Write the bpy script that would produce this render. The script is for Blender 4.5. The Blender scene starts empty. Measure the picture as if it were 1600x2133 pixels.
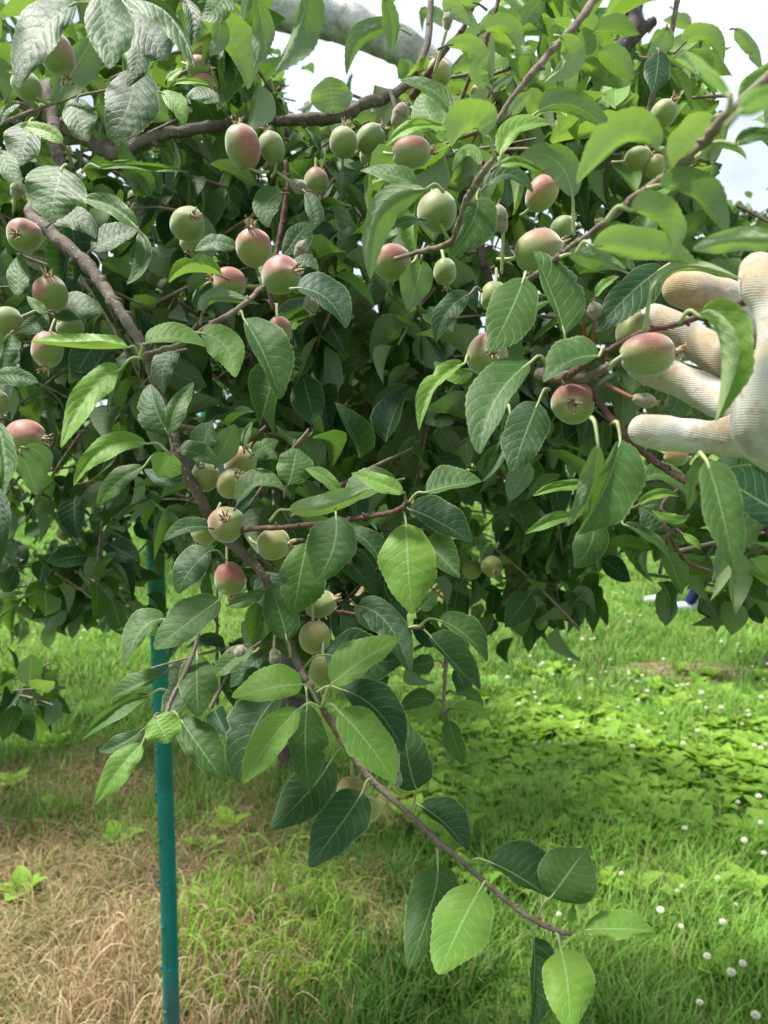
import bpy, math, random
import numpy as np
from mathutils import Vector, Matrix

SC = bpy.context.scene
COL = SC.collection
R = math.radians

# ------------------------------------------------------------------ camera, world, sun, exposure
F = 1610.0                      # focal length in photo pixels (photo 1600 x 2133)
PITCH = R(6.2)
CAM = np.array([0.0, 0.0, 1.5])
cam_d = bpy.data.cameras.new("camera")
cam_d.sensor_fit = 'VERTICAL'
cam_d.lens = 26.0
cam_d.sensor_height = 26.0 * 2133.0 / F
cam_d.clip_start = 0.02
cam_d.clip_end = 2000
cam_d.dof.use_dof = True
cam_d.dof.focus_distance = 0.64
cam_d.dof.aperture_fstop = 10.5
cam = bpy.data.objects.new("camera", cam_d)
cam.location = Vector(CAM)
cam.rotation_euler = (math.pi / 2 - PITCH, 0, 0)
COL.objects.link(cam)
SC.camera = cam

SUN_EL, SUN_AZ = R(66), R(-84)   # azimuth from +Y (ahead), negative = to the left
world = bpy.data.worlds.new("World")
SC.world = world
world.use_nodes = True
wn, wl = world.node_tree.nodes, world.node_tree.links
for n in list(wn):
    wn.remove(n)
w_out = wn.new('ShaderNodeOutputWorld')
w_bg = wn.new('ShaderNodeBackground')
w_sky = wn.new('ShaderNodeTexSky')
w_sky.sky_type = 'NISHITA'
w_sky.sun_disc = False
w_sky.sun_elevation = SUN_EL
w_sky.sun_rotation = SUN_AZ
w_sky.air_density = 1.0
w_sky.dust_density = 2.0
w_tc = wn.new('ShaderNodeTexCoord')
w_map = wn.new('ShaderNodeMapping')
w_map.inputs['Scale'].default_value = (1, 1, 2.2)
w_noise = wn.new('ShaderNodeTexNoise')
w_noise.inputs['Scale'].default_value = 2.2
w_noise.inputs['Detail'].default_value = 7
w_noise.inputs['Roughness'].default_value = 0.55
w_ramp = wn.new('ShaderNodeValToRGB')
w_ramp.color_ramp.elements[0].position = 0.22
w_ramp.color_ramp.elements[0].color = (0.35, 0.35, 0.35, 1)
w_ramp.color_ramp.elements[1].position = 0.50
w_ramp.color_ramp.elements[1].color = (1, 1, 1, 1)
w_mix = wn.new('ShaderNodeMixRGB')
w_mix.inputs['Color2'].default_value = (9.0, 9.9, 11.4, 1)      # thin bright cloud
w_bg.inputs['Strength'].default_value = 0.056
wl.new(w_tc.outputs['Generated'], w_map.inputs['Vector'])
wl.new(w_map.outputs['Vector'], w_noise.inputs['Vector'])
wl.new(w_noise.outputs['Fac'], w_ramp.inputs['Fac'])
wl.new(w_ramp.outputs['Color'], w_mix.inputs['Fac'])
wl.new(w_sky.outputs['Color'], w_mix.inputs['Color1'])
wl.new(w_mix.outputs['Color'], w_bg.inputs['Color'])
wl.new(w_bg.outputs['Background'], w_out.inputs['Surface'])

sun_d = bpy.data.lights.new("sun", 'SUN')
sun_d.energy = 5.0
sun_d.angle = R(9)
sun_d.color = (1.0, 0.96, 0.89)
sun = bpy.data.objects.new("sun", sun_d)
COL.objects.link(sun)
sdir = Vector((math.sin(SUN_AZ) * math.cos(SUN_EL), math.cos(SUN_AZ) * math.cos(SUN_EL), math.sin(SUN_EL)))
sun.rotation_euler = sdir.to_track_quat('Z', 'Y').to_euler()
sun.location = sdir * 20

SC.view_settings.view_transform = 'Standard'
SC.view_settings.look = 'None'
SC.view_settings.gamma = 1.0
SC.view_settings.use_curve_mapping = False
SC.view_settings.exposure = 1.02
SC.render.engine = 'CYCLES'
SC.cycles.max_bounces = 6
SC.cycles.diffuse_bounces = 3
SC.cycles.transmission_bounces = 4
SC.cycles.glossy_bounces = 2
SC.cycles.transparent_max_bounces = 4

rng = np.random.default_rng(11)
random.seed(5)

# ------------------------------------------------------------------ projection helpers
cp, sp = math.cos(PITCH), math.sin(PITCH)
RX = np.array([1.0, 0, 0])
RY = np.array([0, sp, cp])      # camera up in world
RZ = np.array([0, -cp, sp])     # camera backward (towards viewer) in world
M3 = np.stack([RX, RY, RZ], axis=1)


def P(px, py, d):
    """World point of a photo pixel at depth d metres along the view axis."""
    c = np.array([(px - 800) / F * d, -(py - 1066.5) / F * d, -d])
    return CAM + M3 @ c


def G(px, py, z=0.0):
    """Ground point under a photo pixel."""
    v = M3 @ np.array([(px - 800) / F, -(py - 1066.5) / F, -1.0])
    return CAM + v * ((z - CAM[2]) / v[2])


# ------------------------------------------------------------------ object helpers
def tag(o, label=None, cat=None, group=None, kind=None):
    if label: o['label'] = label
    if cat: o['category'] = cat
    if group: o['group'] = group
    if kind: o['kind'] = kind
    return o


def empty(name, loc=(0, 0, 0)):
    o = bpy.data.objects.new(name, None)
    o.empty_display_size = 0.05
    o.location = loc
    COL.objects.link(o)
    return o


WORLDLOC = {}


def add_mesh(name, V, Fc, mat, parent=None, origin=None, smooth=True, uv=None, lc=None):
    """Link numpy verts/faces (world space) as one object whose origin is ORIGIN."""
    V = np.asarray(V, dtype=np.float64)
    if origin is None:
        origin = V.mean(axis=0)
    origin = np.asarray(origin, dtype=np.float64)
    me = bpy.data.meshes.new(name)
    Vl = (V - origin).astype(np.float32)
    if isinstance(Fc, np.ndarray):
        nf, k = Fc.shape
        me.vertices.add(len(Vl)); me.vertices.foreach_set('co', Vl.ravel())
        me.loops.add(nf * k); me.loops.foreach_set('vertex_index', Fc.ravel().astype(np.int32))
        me.polygons.add(nf); me.polygons.foreach_set('loop_start', np.arange(0, nf * k, k, dtype=np.int32))
        me.polygons.foreach_set('loop_total', np.full(nf, k, dtype=np.int32))
        me.update(calc_edges=True)
    else:
        me.from_pydata([tuple(v) for v in Vl], [], Fc)
        me.update()
    if smooth:
        me.polygons.foreach_set('use_smooth', np.ones(len(me.polygons), dtype=bool))
    if uv is not None:
        li = np.empty(len(me.loops), dtype=np.int32)
        me.loops.foreach_get('vertex_index', li)
        lay = me.uv_layers.new(name='UVMap')
        lay.data.foreach_set('uv', np.asarray(uv, dtype=np.float32)[li].ravel())
    if lc is not None:
        a = me.attributes.new('lc', 'FLOAT_COLOR', 'POINT')
        c = np.ones((len(V), 4), dtype=np.float32)
        c[:, :np.asarray(lc).shape[1]] = lc
        a.data.foreach_set('color', c.ravel())
    me.materials.append(mat)
    o = bpy.data.objects.new(name, me)
    COL.objects.link(o)
    pl = np.zeros(3)
    if parent is not None:
        o.parent = parent
        pl = WORLDLOC.get(parent.name, np.array(parent.location))
    o.location = origin - pl
    WORLDLOC[o.name] = origin
    return o


def tube(pts, rad, seg=8, cap=True, bump=0.0, seed=0):
    """Tapered tube through pts (n,3) with radii rad (n)."""
    pts = np.asarray(pts, float); rad = np.asarray(rad, float)
    n = len(pts)
    T = np.gradient(pts, axis=0)
    T /= np.linalg.norm(T, axis=1)[:, None] + 1e-12
    up = np.array([0.13, 0.21, 0.97])
    V = []
    rs = np.random.default_rng(seed)
    prev = None
    for i in range(n):
        if prev is None:
            a = np.cross(T[i], up)
            if np.linalg.norm(a) < 1e-3: a = np.cross(T[i], [1, 0, 0])
        else:
            a = prev - T[i] * np.dot(prev, T[i])
        a /= np.linalg.norm(a); prev = a
        b = np.cross(T[i], a)
        an = np.arange(seg) * 2 * math.pi / seg
        rr = rad[i] * (1 + (rs.random(seg) - 0.5) * bump)
        V.append(pts[i] + (np.cos(an) * rr)[:, None] * a + (np.sin(an) * rr)[:, None] * b)
    V = np.concatenate(V)
    Fc = []
    for i in range(n - 1):
        for j in range(seg):
            k = (j + 1) % seg
            Fc.append((i * seg + j, i * seg + k, (i + 1) * seg + k, (i + 1) * seg + j))
    if cap:
        V = np.vstack([V, pts[0] - T[0] * rad[0] * 0.5, pts[-1] + T[-1] * rad[-1] * 0.6])
        a, b = len(V) - 2, len(V) - 1
        for j in range(seg):
            k = (j + 1) % seg
            Fc.append((a, k, j, j)[:3])
            Fc.append(((n - 1) * seg + j, (n - 1) * seg + k, b))
    return V, Fc


def spline(ctrl, m=6):
    """Catmull-Rom through control rows (any width)."""
    c = np.asarray(ctrl, float)
    if len(c) < 3:
        t = np.linspace(0, 1, m + 1)[:, None]
        return c[0] * (1 - t) + c[-1] * t
    q = np.vstack([2 * c[0] - c[1], c, 2 * c[-1] - c[-2]])
    out = []
    for i in range(1, len(q) - 2):
        for s in range(m):
            t = s / m
            out.append(0.5 * ((2 * q[i]) + (-q[i - 1] + q[i + 1]) * t + (2 * q[i - 1] - 5 * q[i] + 4 * q[i + 1] - q[i + 2]) * t * t
                              + (-q[i - 1] + 3 * q[i] - 3 * q[i + 1] + q[i + 2]) * t ** 3))
    out.append(q[-2])
    return np.array(out)


def merge(parts):
    V, Fc, off = [], [], 0
    for v, f in parts:
        V.append(v); Fc += [tuple(i + off for i in t) for t in f]; off += len(v)
    return np.vstack(V), Fc


# ------------------------------------------------------------------ node helper
class NT:
    def __init__(s, name):
        s.m = bpy.data.materials.new(name); s.m.use_nodes = True
        s.n, s.l = s.m.node_tree.nodes, s.m.node_tree.links
        for x in list(s.n): s.n.remove(x)
        s.out = s.n.new('ShaderNodeOutputMaterial')

    def node(s, t, **kw):
        x = s.n.new('ShaderNode' + t)
        for k, v in kw.items(): setattr(x, k, v)
        return x

    def set(s, sock, v):
        if isinstance(v, bpy.types.NodeSocket): s.l.new(v, sock)
        elif isinstance(v, (tuple, list)) and len(v) == 3 and sock.type == 'RGBA': sock.default_value = (*v, 1)
        else: sock.default_value = v

    def math(s, op, a, b=0.0, c=None):
        x = s.node('Math', operation=op)
        s.set(x.inputs[0], a); s.set(x.inputs[1], b)
        if c is not None: s.set(x.inputs[2], c)
        return x.outputs[0]

    def mix(s, f, a, b, mode='MIX'):
        x = s.node('MixRGB', blend_type=mode)
        s.set(x.inputs[0], f); s.set(x.inputs[1], a); s.set(x.inputs[2], b)
        return x.outputs[0]

    def noise(s, vec, scale, detail=3, rough=0.5):
        x = s.node('TexNoise')
        if vec is not None: s.l.new(vec, x.inputs['Vector'])
        x.inputs['Scale'].default_value = scale; x.inputs['Detail'].default_value = detail
        x.inputs['Roughness'].default_value = rough
        return x.outputs['Fac']

    def ramp(s, f, a, b, ca=(0, 0, 0), cb=(1, 1, 1)):
        x = s.node('ValToRGB')
        x.color_ramp.elements[0].position = a; x.color_ramp.elements[0].color = (*ca, 1)
        x.color_ramp.elements[1].position = b; x.color_ramp.elements[1].color = (*cb, 1)
        s.set(x.inputs[0], f)
        return x.outputs[0]

    def bump(s, h, strength=0.3, dist=0.002):
        x = s.node('Bump')
        x.inputs['Strength'].default_value = strength; x.inputs['Distance'].default_value = dist
        s.set(x.inputs['Height'], h)
        return x.outputs[0]

    def bsdf(s, col, rough=0.6, spec=0.3, normal=None, **kw):
        x = s.node('BsdfPrincipled')
        s.set(x.inputs['Base Color'], col); s.set(x.inputs['Roughness'], rough)
        s.set(x.inputs['Specular IOR Level'], spec)
        if normal is not None: s.l.new(normal, x.inputs['Normal'])
        for k, v in kw.items(): s.set(x.inputs[k], v)
        return x.outputs[0]

    def surf(s, sh):
        s.l.new(sh, s.out.inputs['Surface']); return s.m


def leaf_material(name):
    t = NT(name)
    uvn = t.node('UVMap'); uvn.uv_map = 'UVMap'
    sep = t.node('SeparateXYZ'); t.l.new(uvn.outputs[0], sep.inputs[0])
    v = sep.outputs[1]
    s = t.math('ABSOLUTE', t.math('MULTIPLY_ADD', sep.outputs[0], 2.0, -1.0))
    att = t.node('Attribute'); att.attribute_name = 'lc'
    asep = t.node('SeparateXYZ'); t.l.new(att.outputs['Vector'], asep.inputs[0])
    tone, rnd = asep.outputs[0], asep.outputs[1]
    mid = t.math('LESS_THAN', s, t.math('MULTIPLY_ADD', v, -0.035, 0.05))
    # lateral veins leave the midrib and sweep towards the tip
    nz = t.noise(uvn.outputs[0], 6, 2)
    q = t.math('SUBTRACT', v, t.math('MULTIPLY', t.math('POWER', s, 1.35), 0.24))
    q = t.math('ADD', q, t.math('MULTIPLY', nz, 0.05))
    q = t.math('ADD', q, t.math('MULTIPLY', t.math('GREATER_THAN', sep.outputs[0], 0.5), 0.045))
    fr = t.math('FRACT', t.math('MULTIPLY', q, 8.0))
    tri = t.math('ABSOLUTE', t.math('MULTIPLY_ADD', fr, 2.0, -1.0))          # 1 at the vein
    lat = t.ramp(tri, 0.89, 0.96)
    puff = t.math('SUBTRACT', 1.0, t.math('POWER', tri, 3.0))
    vo = t.node('TexVoronoi', feature='DISTANCE_TO_EDGE')
    geo0 = t.node('TexCoord')
    t.l.new(geo0.outputs['Object'], vo.inputs['Vector']); vo.inputs['Scale'].default_value = 420
    net = t.ramp(vo.outputs['Distance'], 0.0, 0.14)
    veins = t.math('MAXIMUM', mid, t.math('MULTIPLY', lat, 0.5))
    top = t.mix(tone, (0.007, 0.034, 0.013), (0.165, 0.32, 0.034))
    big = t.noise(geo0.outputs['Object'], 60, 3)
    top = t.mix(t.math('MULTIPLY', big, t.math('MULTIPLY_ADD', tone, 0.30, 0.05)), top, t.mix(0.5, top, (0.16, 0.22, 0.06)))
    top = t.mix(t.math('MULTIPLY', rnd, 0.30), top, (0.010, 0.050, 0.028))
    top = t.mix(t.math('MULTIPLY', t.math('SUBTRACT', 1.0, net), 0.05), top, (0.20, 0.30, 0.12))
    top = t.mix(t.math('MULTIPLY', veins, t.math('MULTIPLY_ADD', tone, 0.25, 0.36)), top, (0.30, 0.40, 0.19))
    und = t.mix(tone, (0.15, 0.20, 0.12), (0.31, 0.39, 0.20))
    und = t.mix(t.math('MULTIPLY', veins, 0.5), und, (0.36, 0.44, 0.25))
    rim = t.ramp(s, 0.93, 0.99)
    top = t.mix(t.math('MULTIPLY', rim, 0.45), top, (0.32, 0.38, 0.15))
    # browned spots of its own on a few leaves
    sp_ = t.ramp(t.noise(geo0.outputs['Object'], 38, 2), 0.74, 0.78)
    top = t.mix(t.math('MULTIPLY', sp_, 0.5), top, (0.20, 0.13, 0.04))
    geo = t.node('NewGeometry')
    bf = geo.outputs['Backfacing']
    col = t.mix(bf, top, und)
    h = t.math('ADD', t.math('MULTIPLY', puff, 0.30), t.math('MULTIPLY', net, 0.12))
    vr = t.node('TexVoronoi', feature='SMOOTH_F1')
    t.l.new(geo0.outputs['Object'], vr.inputs['Vector']); vr.inputs['Scale'].default_value = 230
    h = t.math('ADD', h, t.math('MULTIPLY', vr.outputs['Distance'], -0.45))
    h = t.math('SUBTRACT', h, t.math('MULTIPLY', lat, 0.35))
    h = t.math('SUBTRACT', h, t.math('MULTIPLY', mid, 0.7))
    h = t.math('ADD', h, t.math('MULTIPLY', t.noise(geo0.outputs['Object'], 120, 2), 0.30))
    nb = t.bump(h, 0.42, 0.0011)
    rough = t.math('MULTIPLY_ADD', bf, 0.25, 0.50)
    pb = t.bsdf(col, rough, t.math('MULTIPLY_ADD', bf, -0.12, 0.24), nb)
    tr = t.node('BsdfTranslucent')
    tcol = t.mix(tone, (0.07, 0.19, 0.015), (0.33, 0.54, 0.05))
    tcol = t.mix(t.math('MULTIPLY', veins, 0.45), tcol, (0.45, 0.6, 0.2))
    t.set(tr.inputs['Color'], tcol)
    ms = t.node('MixShader'); t.set(ms.inputs[0], t.math('MULTIPLY_ADD', bf, -0.06, 0.30))
    t.l.new(pb, ms.inputs[1]); t.l.new(tr.outputs[0], ms.inputs[2])
    return t.surf(ms.outputs[0])


M_LEAF = leaf_material("apple_leaf")

t = NT("far_leaf")
att = t.node('Attribute'); att.attribute_name = 'lc'
sepc = t.node('SeparateXYZ'); t.l.new(att.outputs['Vector'], sepc.inputs[0])
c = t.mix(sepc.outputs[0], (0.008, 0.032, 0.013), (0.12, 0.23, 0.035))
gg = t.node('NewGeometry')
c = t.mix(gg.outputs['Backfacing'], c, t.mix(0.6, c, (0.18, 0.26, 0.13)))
pb = t.bsdf(c, 0.5, 0.35)
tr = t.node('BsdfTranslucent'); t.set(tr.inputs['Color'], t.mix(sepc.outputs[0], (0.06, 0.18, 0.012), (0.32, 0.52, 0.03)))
ms = t.node('MixShader'); ms.inputs[0].default_value = 0.33
t.l.new(pb, ms.inputs[1]); t.l.new(tr.outputs[0], ms.inputs[2])
M_FAR = t.surf(ms.outputs[0])

t = NT("grass_blade")
att = t.node('Attribute'); att.attribute_name = 'lc'
pb = t.bsdf(att.outputs['Color'], 0.55, 0.25)
tr = t.node('BsdfTranslucent'); t.set(tr.inputs['Color'], t.mix(1.0, att.outputs['Color'], (1.25, 1.35, 0.9), 'MULTIPLY'))
ms = t.node('MixShader'); ms.inputs[0].default_value = 0.35
t.l.new(pb, ms.inputs[1]); t.l.new(tr.outputs[0], ms.inputs[2])
M_GRASS = t.surf(ms.outputs[0])


def bark_material(name, a, b, spots=0.5, scale=1.0, moss=0.0):
    t = NT(name)
    tc = t.node('TexCoord'); o = tc.outputs['Object']
    n1 = t.noise(o, 45 * scale, 5, 0.6)
    col = t.mix(t.ramp(n1, 0.3, 0.7), a, b)
    vo = t.node('TexVoronoi'); t.l.new(o, vo.inputs['Vector']); vo.inputs['Scale'].default_value = 190 * scale
    dot = t.ramp(vo.outputs['Distance'], 0.16, 0.26, (1, 1, 1), (0, 0, 0))
    sel = t.ramp(t.noise(o, 90 * scale, 1), 0.50, 0.56)
    dots = t.math('MULTIPLY', t.math('MULTIPLY', dot, sel), spots)
    col = t.mix(dots, col, (0.50, 0.44, 0.36))
    if moss:
        col = t.mix(t.math('MULTIPLY', t.ramp(t.noise(o, 17, 5, 0.68), 0.46, 0.66), moss), col, (0.10, 0.095, 0.085))
    h = t.math('ADD', t.math('MULTIPLY', t.noise(o, 160 * scale, 5, 0.75), 0.9), dots)
    return t.surf(t.bsdf(col, 0.78, 0.2, t.bump(h, 0.9, 0.002 if scale >= 1 else 0.008)))


M_BARK = bark_material("grey_brown_bark", (0.060, 0.045, 0.040), (0.20, 0.165, 0.14), 0.8)
M_TWIG = bark_material("downy_twig_bark", (0.12, 0.085, 0.070), (0.27, 0.215, 0.18), 0.3, 2.0)
M_RED = bark_material("red_brown_twig", (0.075, 0.038, 0.034), (0.16, 0.092, 0.078), 0.35, 2.0)
M_PALE = bark_material("pale_grey_limb", (0.60, 0.58, 0.57), (0.84, 0.83, 0.82), 0.0, 0.4, 0.7)
M_DARKB = bark_material("dark_bark", (0.035, 0.028, 0.026), (0.11, 0.09, 0.085), 0.6)

t = NT("petiole_green")
tc = t.node('TexCoord')
M_PET = t.surf(t.bsdf(t.mix(t.noise(tc.outputs['Object'], 200, 2), (0.22, 0.30, 0.11), (0.36, 0.36, 0.19)), 0.6, 0.25))

t = NT("apple_skin")
att = t.node('Attribute'); att.attribute_name = 'lc'
asep = t.node('SeparateXYZ'); t.l.new(att.outputs['Vector'], asep.inputs[0])
tc = t.node('TexCoord'); o = tc.outputs['Object']
uvn = t.node('UVMap'); uvn.uv_map = 'UVMap'
mpu = t.node('Mapping'); mpu.inputs['Scale'].default_value = (16, 1.6, 1); t.l.new(uvn.outputs[0], mpu.inputs['Vector'])
streak = t.noise(mpu.outputs[0], 2.2, 3, .6)
gcol = t.mix(asep.outputs[1], (0.10, 0.17, 0.035), (0.29, 0.28, 0.06))
gcol = t.mix(t.math('MULTIPLY', t.noise(o, 70, 3), 0.5), gcol, (0.21, 0.26, 0.09))
bl = t.math('ADD', asep.outputs[0], t.math('MULTIPLY_ADD', t.noise(o, 110, 4, 0.6), 0.50, -0.25))
bl = t.math('ADD', bl, t.math('MULTIPLY_ADD', streak, 1.0, -.50))
blr = t.ramp(bl, 0.22, 0.72)
col = t.mix(t.math('MULTIPLY', blr, 0.78), gcol, t.mix(bl, (0.29, 0.13, 0.06), (0.29, 0.028, 0.05)))
vo = t.node('TexVoronoi'); t.l.new(o, vo.inputs['Vector']); vo.inputs['Scale'].default_value = 640
dot = t.ramp(vo.outputs['Distance'], 0.16, 0.34, (1, 1, 1), (0, 0, 0))
col = t.mix(t.math('MULTIPLY', dot, 0.30), col, (0.46, 0.44, 0.28))
down = t.math('MULTIPLY', asep.outputs[2], t.math('MULTIPLY_ADD', streak, 1.6, .1))
col = t.mix(down, col, (0.56, 0.56, 0.42))            # downy end round the calyx
h = t.math('ADD', t.noise(o, 700, 2), t.math('MULTIPLY', dot, 0.5))
rus = t.ramp(t.noise(o, 240, 5, .7), .60, .70)
col = t.mix(t.math('MULTIPLY', rus, .35), col, (0.25, 0.17, 0.08))
M_APPLE = t.surf(t.bsdf(col, 0.52, 0.32, t.bump(h, 0.12, 0.0005), **{'Sheen Weight': 0.55, 'Subsurface Weight': 0.06, 'Subsurface Scale': 0.004}))

t = NT("downy_fruitlet")
tc = t.node('TexCoord'); o = tc.outputs['Object']
M_FLET = t.surf(t.bsdf(t.mix(t.ramp(t.noise(o, 260, 4, .7), .35, .65), (0.13, 0.14, 0.075), (0.30, 0.25, 0.20)), 0.8, 0.15, t.bump(t.noise(o, 900, 2), .4, .0006), **{'Sheen Weight': 0.5}))
t = NT("red_fruit_stalk")
M_RSTALK = t.surf(t.bsdf((0.24, 0.085, 0.06), 0.6, 0.2))
t = NT("dried_calyx")
tc = t.node('TexCoord')
M_CALYX = t.surf(t.bsdf(t.mix(t.ramp(t.noise(tc.outputs['Object'], 500, 3), .4, .6), (0.17, 0.075, 0.03), (0.55, 0.47, 0.32)), 0.85, 0.1))

# ------------------------------------------------------------------ HERO LEAF
NL, NW = 30, 4


def leaf_profile(v, fat=1.0):
    a = np.sin(np.pi * np.clip(v, 0, 1) ** 0.84) ** 0.64
    a *= np.where(v > 0.72, 1 - 0.28 * ((v - 0.72) / 0.28) ** 1.2, 1)
    return np.maximum(a, 0.012)


def hero_leaf(bx, by, mx, my, tx, ty, A, B, kind, d, root=None, rs=None):
    """Leaf traced from the photo: base, middle and tip of the midrib, signed reach of its two halves (photo px), real depth."""
    rs = rs or rng
    b, m, tt = np.array([bx, by], float), np.array([mx, my], float), np.array([tx, ty], float)
    chord = tt - b
    L = np.linalg.norm(chord)
    ctrl = 2 * m - 0.5 * (b + tt)
    v = np.linspace(0, 1, NL + 1)
    Cx = ((1 - v) ** 2)[:, None] * b + (2 * v * (1 - v))[:, None] * ctrl + (v ** 2)[:, None] * tt
    dC = np.gradient(Cx, axis=0)
    dC /= np.linalg.norm(dC, axis=1)[:, None] + 1e-9
    pn = np.stack([-dC[:, 1], dC[:, 0]], axis=1)
    W = max(abs(A), abs(B), 0.25 * L) * 1.03
    under = (A < 0 and B > 0)
    both = A * B > 0
    w = leaf_profile(v) ** rs.uniform(.85, 1.12)
    A, B = A * 1.06, B * 1.06
    wAB = [w.copy(), w.copy()]
    for q_ in wAB:
        if rs.random() < .14:                     # chewed or torn margin
            q_ *= 1 - rs.uniform(.10, .28) * np.exp(-((v - rs.uniform(.25, .9)) / rs.uniform(.015, .05)) ** 2)
        q_ *= 1 + .035 * np.sin(v * rs.uniform(10, 22) + rs.random() * 6)
    us = np.concatenate([-np.linspace(1, 0, NW + 1)[:-1], np.linspace(0, 1, NW + 1)])
    ph1, ph2 = rs.random(2) * 6.28
    wav = 0.06 + 0.11 * rs.random()
    arch = 0.10 + 0.20 * rs.random()
    if under:
        k = -0.35
    elif both:
        k = 0.1
    else:
        k = 0.62
    sA = sB = (-1.0 if under else 1.0)
    if A > 0 and B > 0: sA, sB = -1.0, 1.0
    if A < 0 and B < 0: sA, sB = 1.0, -1.0
    droop = (rs.random() * 0.10 + 0.02) * L
    curl = (rs.random() - 0.6) * 0.28 * L
    V, UV = [], []
    for i in range(NL + 1):
        tooth = (1.0 if i % 2 else 0.965) if 1 < i < NL else 1.0
        for u in us:
            au = abs(u)
            off = A if u >= 0 else B
            zz = math.sqrt(max(W * W - off * off, 0)) * (sA if u >= 0 else sB)
            if not both: zz *= 0.55
            tf = tooth if au > 0.99 else 1.0
            w_ = wAB[0][i] if u >= 0 else wAB[1][i]
            q = (au ** 0.95) * w_ * tf
            side = off * q
            z = zz * q - (sA if u >= 0 else sB) * arch * W * (au ** 2.2) * w[i]
            z += W * wav * math.sin(v[i] * 11 + ph1 + (1.7 if u > 0 else 0)) * au ** 2 * w[i]
            z += W * 0.025 * math.cos(v[i] * 50 + au * 7) * au * (1 - au) * 4 * w[i]
            side += 0.05 * W * math.sin(v[i] * 9 + ph2 + (2.1 if u > 0 else 0)) * au * w[i] * np.sign(off if off else 1) 
            x = Cx[i, 0] + pn[i, 0] * side + dC[i, 0] * 0.025 * W * au * (1 if au > .99 and i % 2 else 0)
            y = Cx[i, 1] + pn[i, 1] * side + dC[i, 1] * 0.025 * W * au * (1 if au > .99 and i % 2 else 0)
            z += droop * 4 * v[i] * (1 - v[i]) * (-1 if under else 1) + curl * v[i] ** 2
            z += k * (y - by)
            V.append((x, y, z))
            UV.append((u * 0.5 + 0.5, v[i]))
    V = np.array(V)
    dd = d - V[:, 2] * d / F                     # metres in front of the camera
    cam_c = np.stack([(V[:, 0] - 800) / F * d, -(V[:, 1] - 1066.5) / F * d, -dd], axis=1)
    # keep the outline where it was traced: perspective of the small depth change
    cam_c[:, 0] *= dd / d; cam_c[:, 1] *= dd / d
    Wd = CAM + cam_c @ M3.T
    nu = len(us)
    Fc = []
    for i in range(NL):
        for j in range(nu - 1):
            a = i * nu + j
            Fc.append((a, a + 1, a + nu + 1, a + nu))
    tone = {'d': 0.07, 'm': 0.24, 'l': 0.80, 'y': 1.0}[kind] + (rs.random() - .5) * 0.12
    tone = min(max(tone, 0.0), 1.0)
    lc = np.zeros((len(Wd), 3)); lc[:, 0] = tone; lc[:, 1] = rs.random()
    base = Wd[NW]
    pet = None
    if root is not None:
        rp = P(root[0], root[1], d + 0.008)
        mid_ = (rp + base) / 2 + np.array([0, 0, 0.004])
        dirn = Wd[3 * nu + NW]
        s_ = spline(np.array([rp, mid_, base, dirn]), 5)
        pet = tube(s_, np.linspace(0.0013, 0.0006, len(s_)), 6)
    else:
        out = base - (Wd[3 * nu + NW] - base) * 1.1 - M3[:, 2] * 0.004
        dirn = Wd[3 * nu + NW]
        s_ = spline(np.array([out, base, dirn]), 4)
        pet = tube(s_, np.linspace(0.0011, 0.0006, len(s_)), 6)
    return Wd, Fc, np.array(UV), lc, base, L * d / F * W, pet


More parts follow.
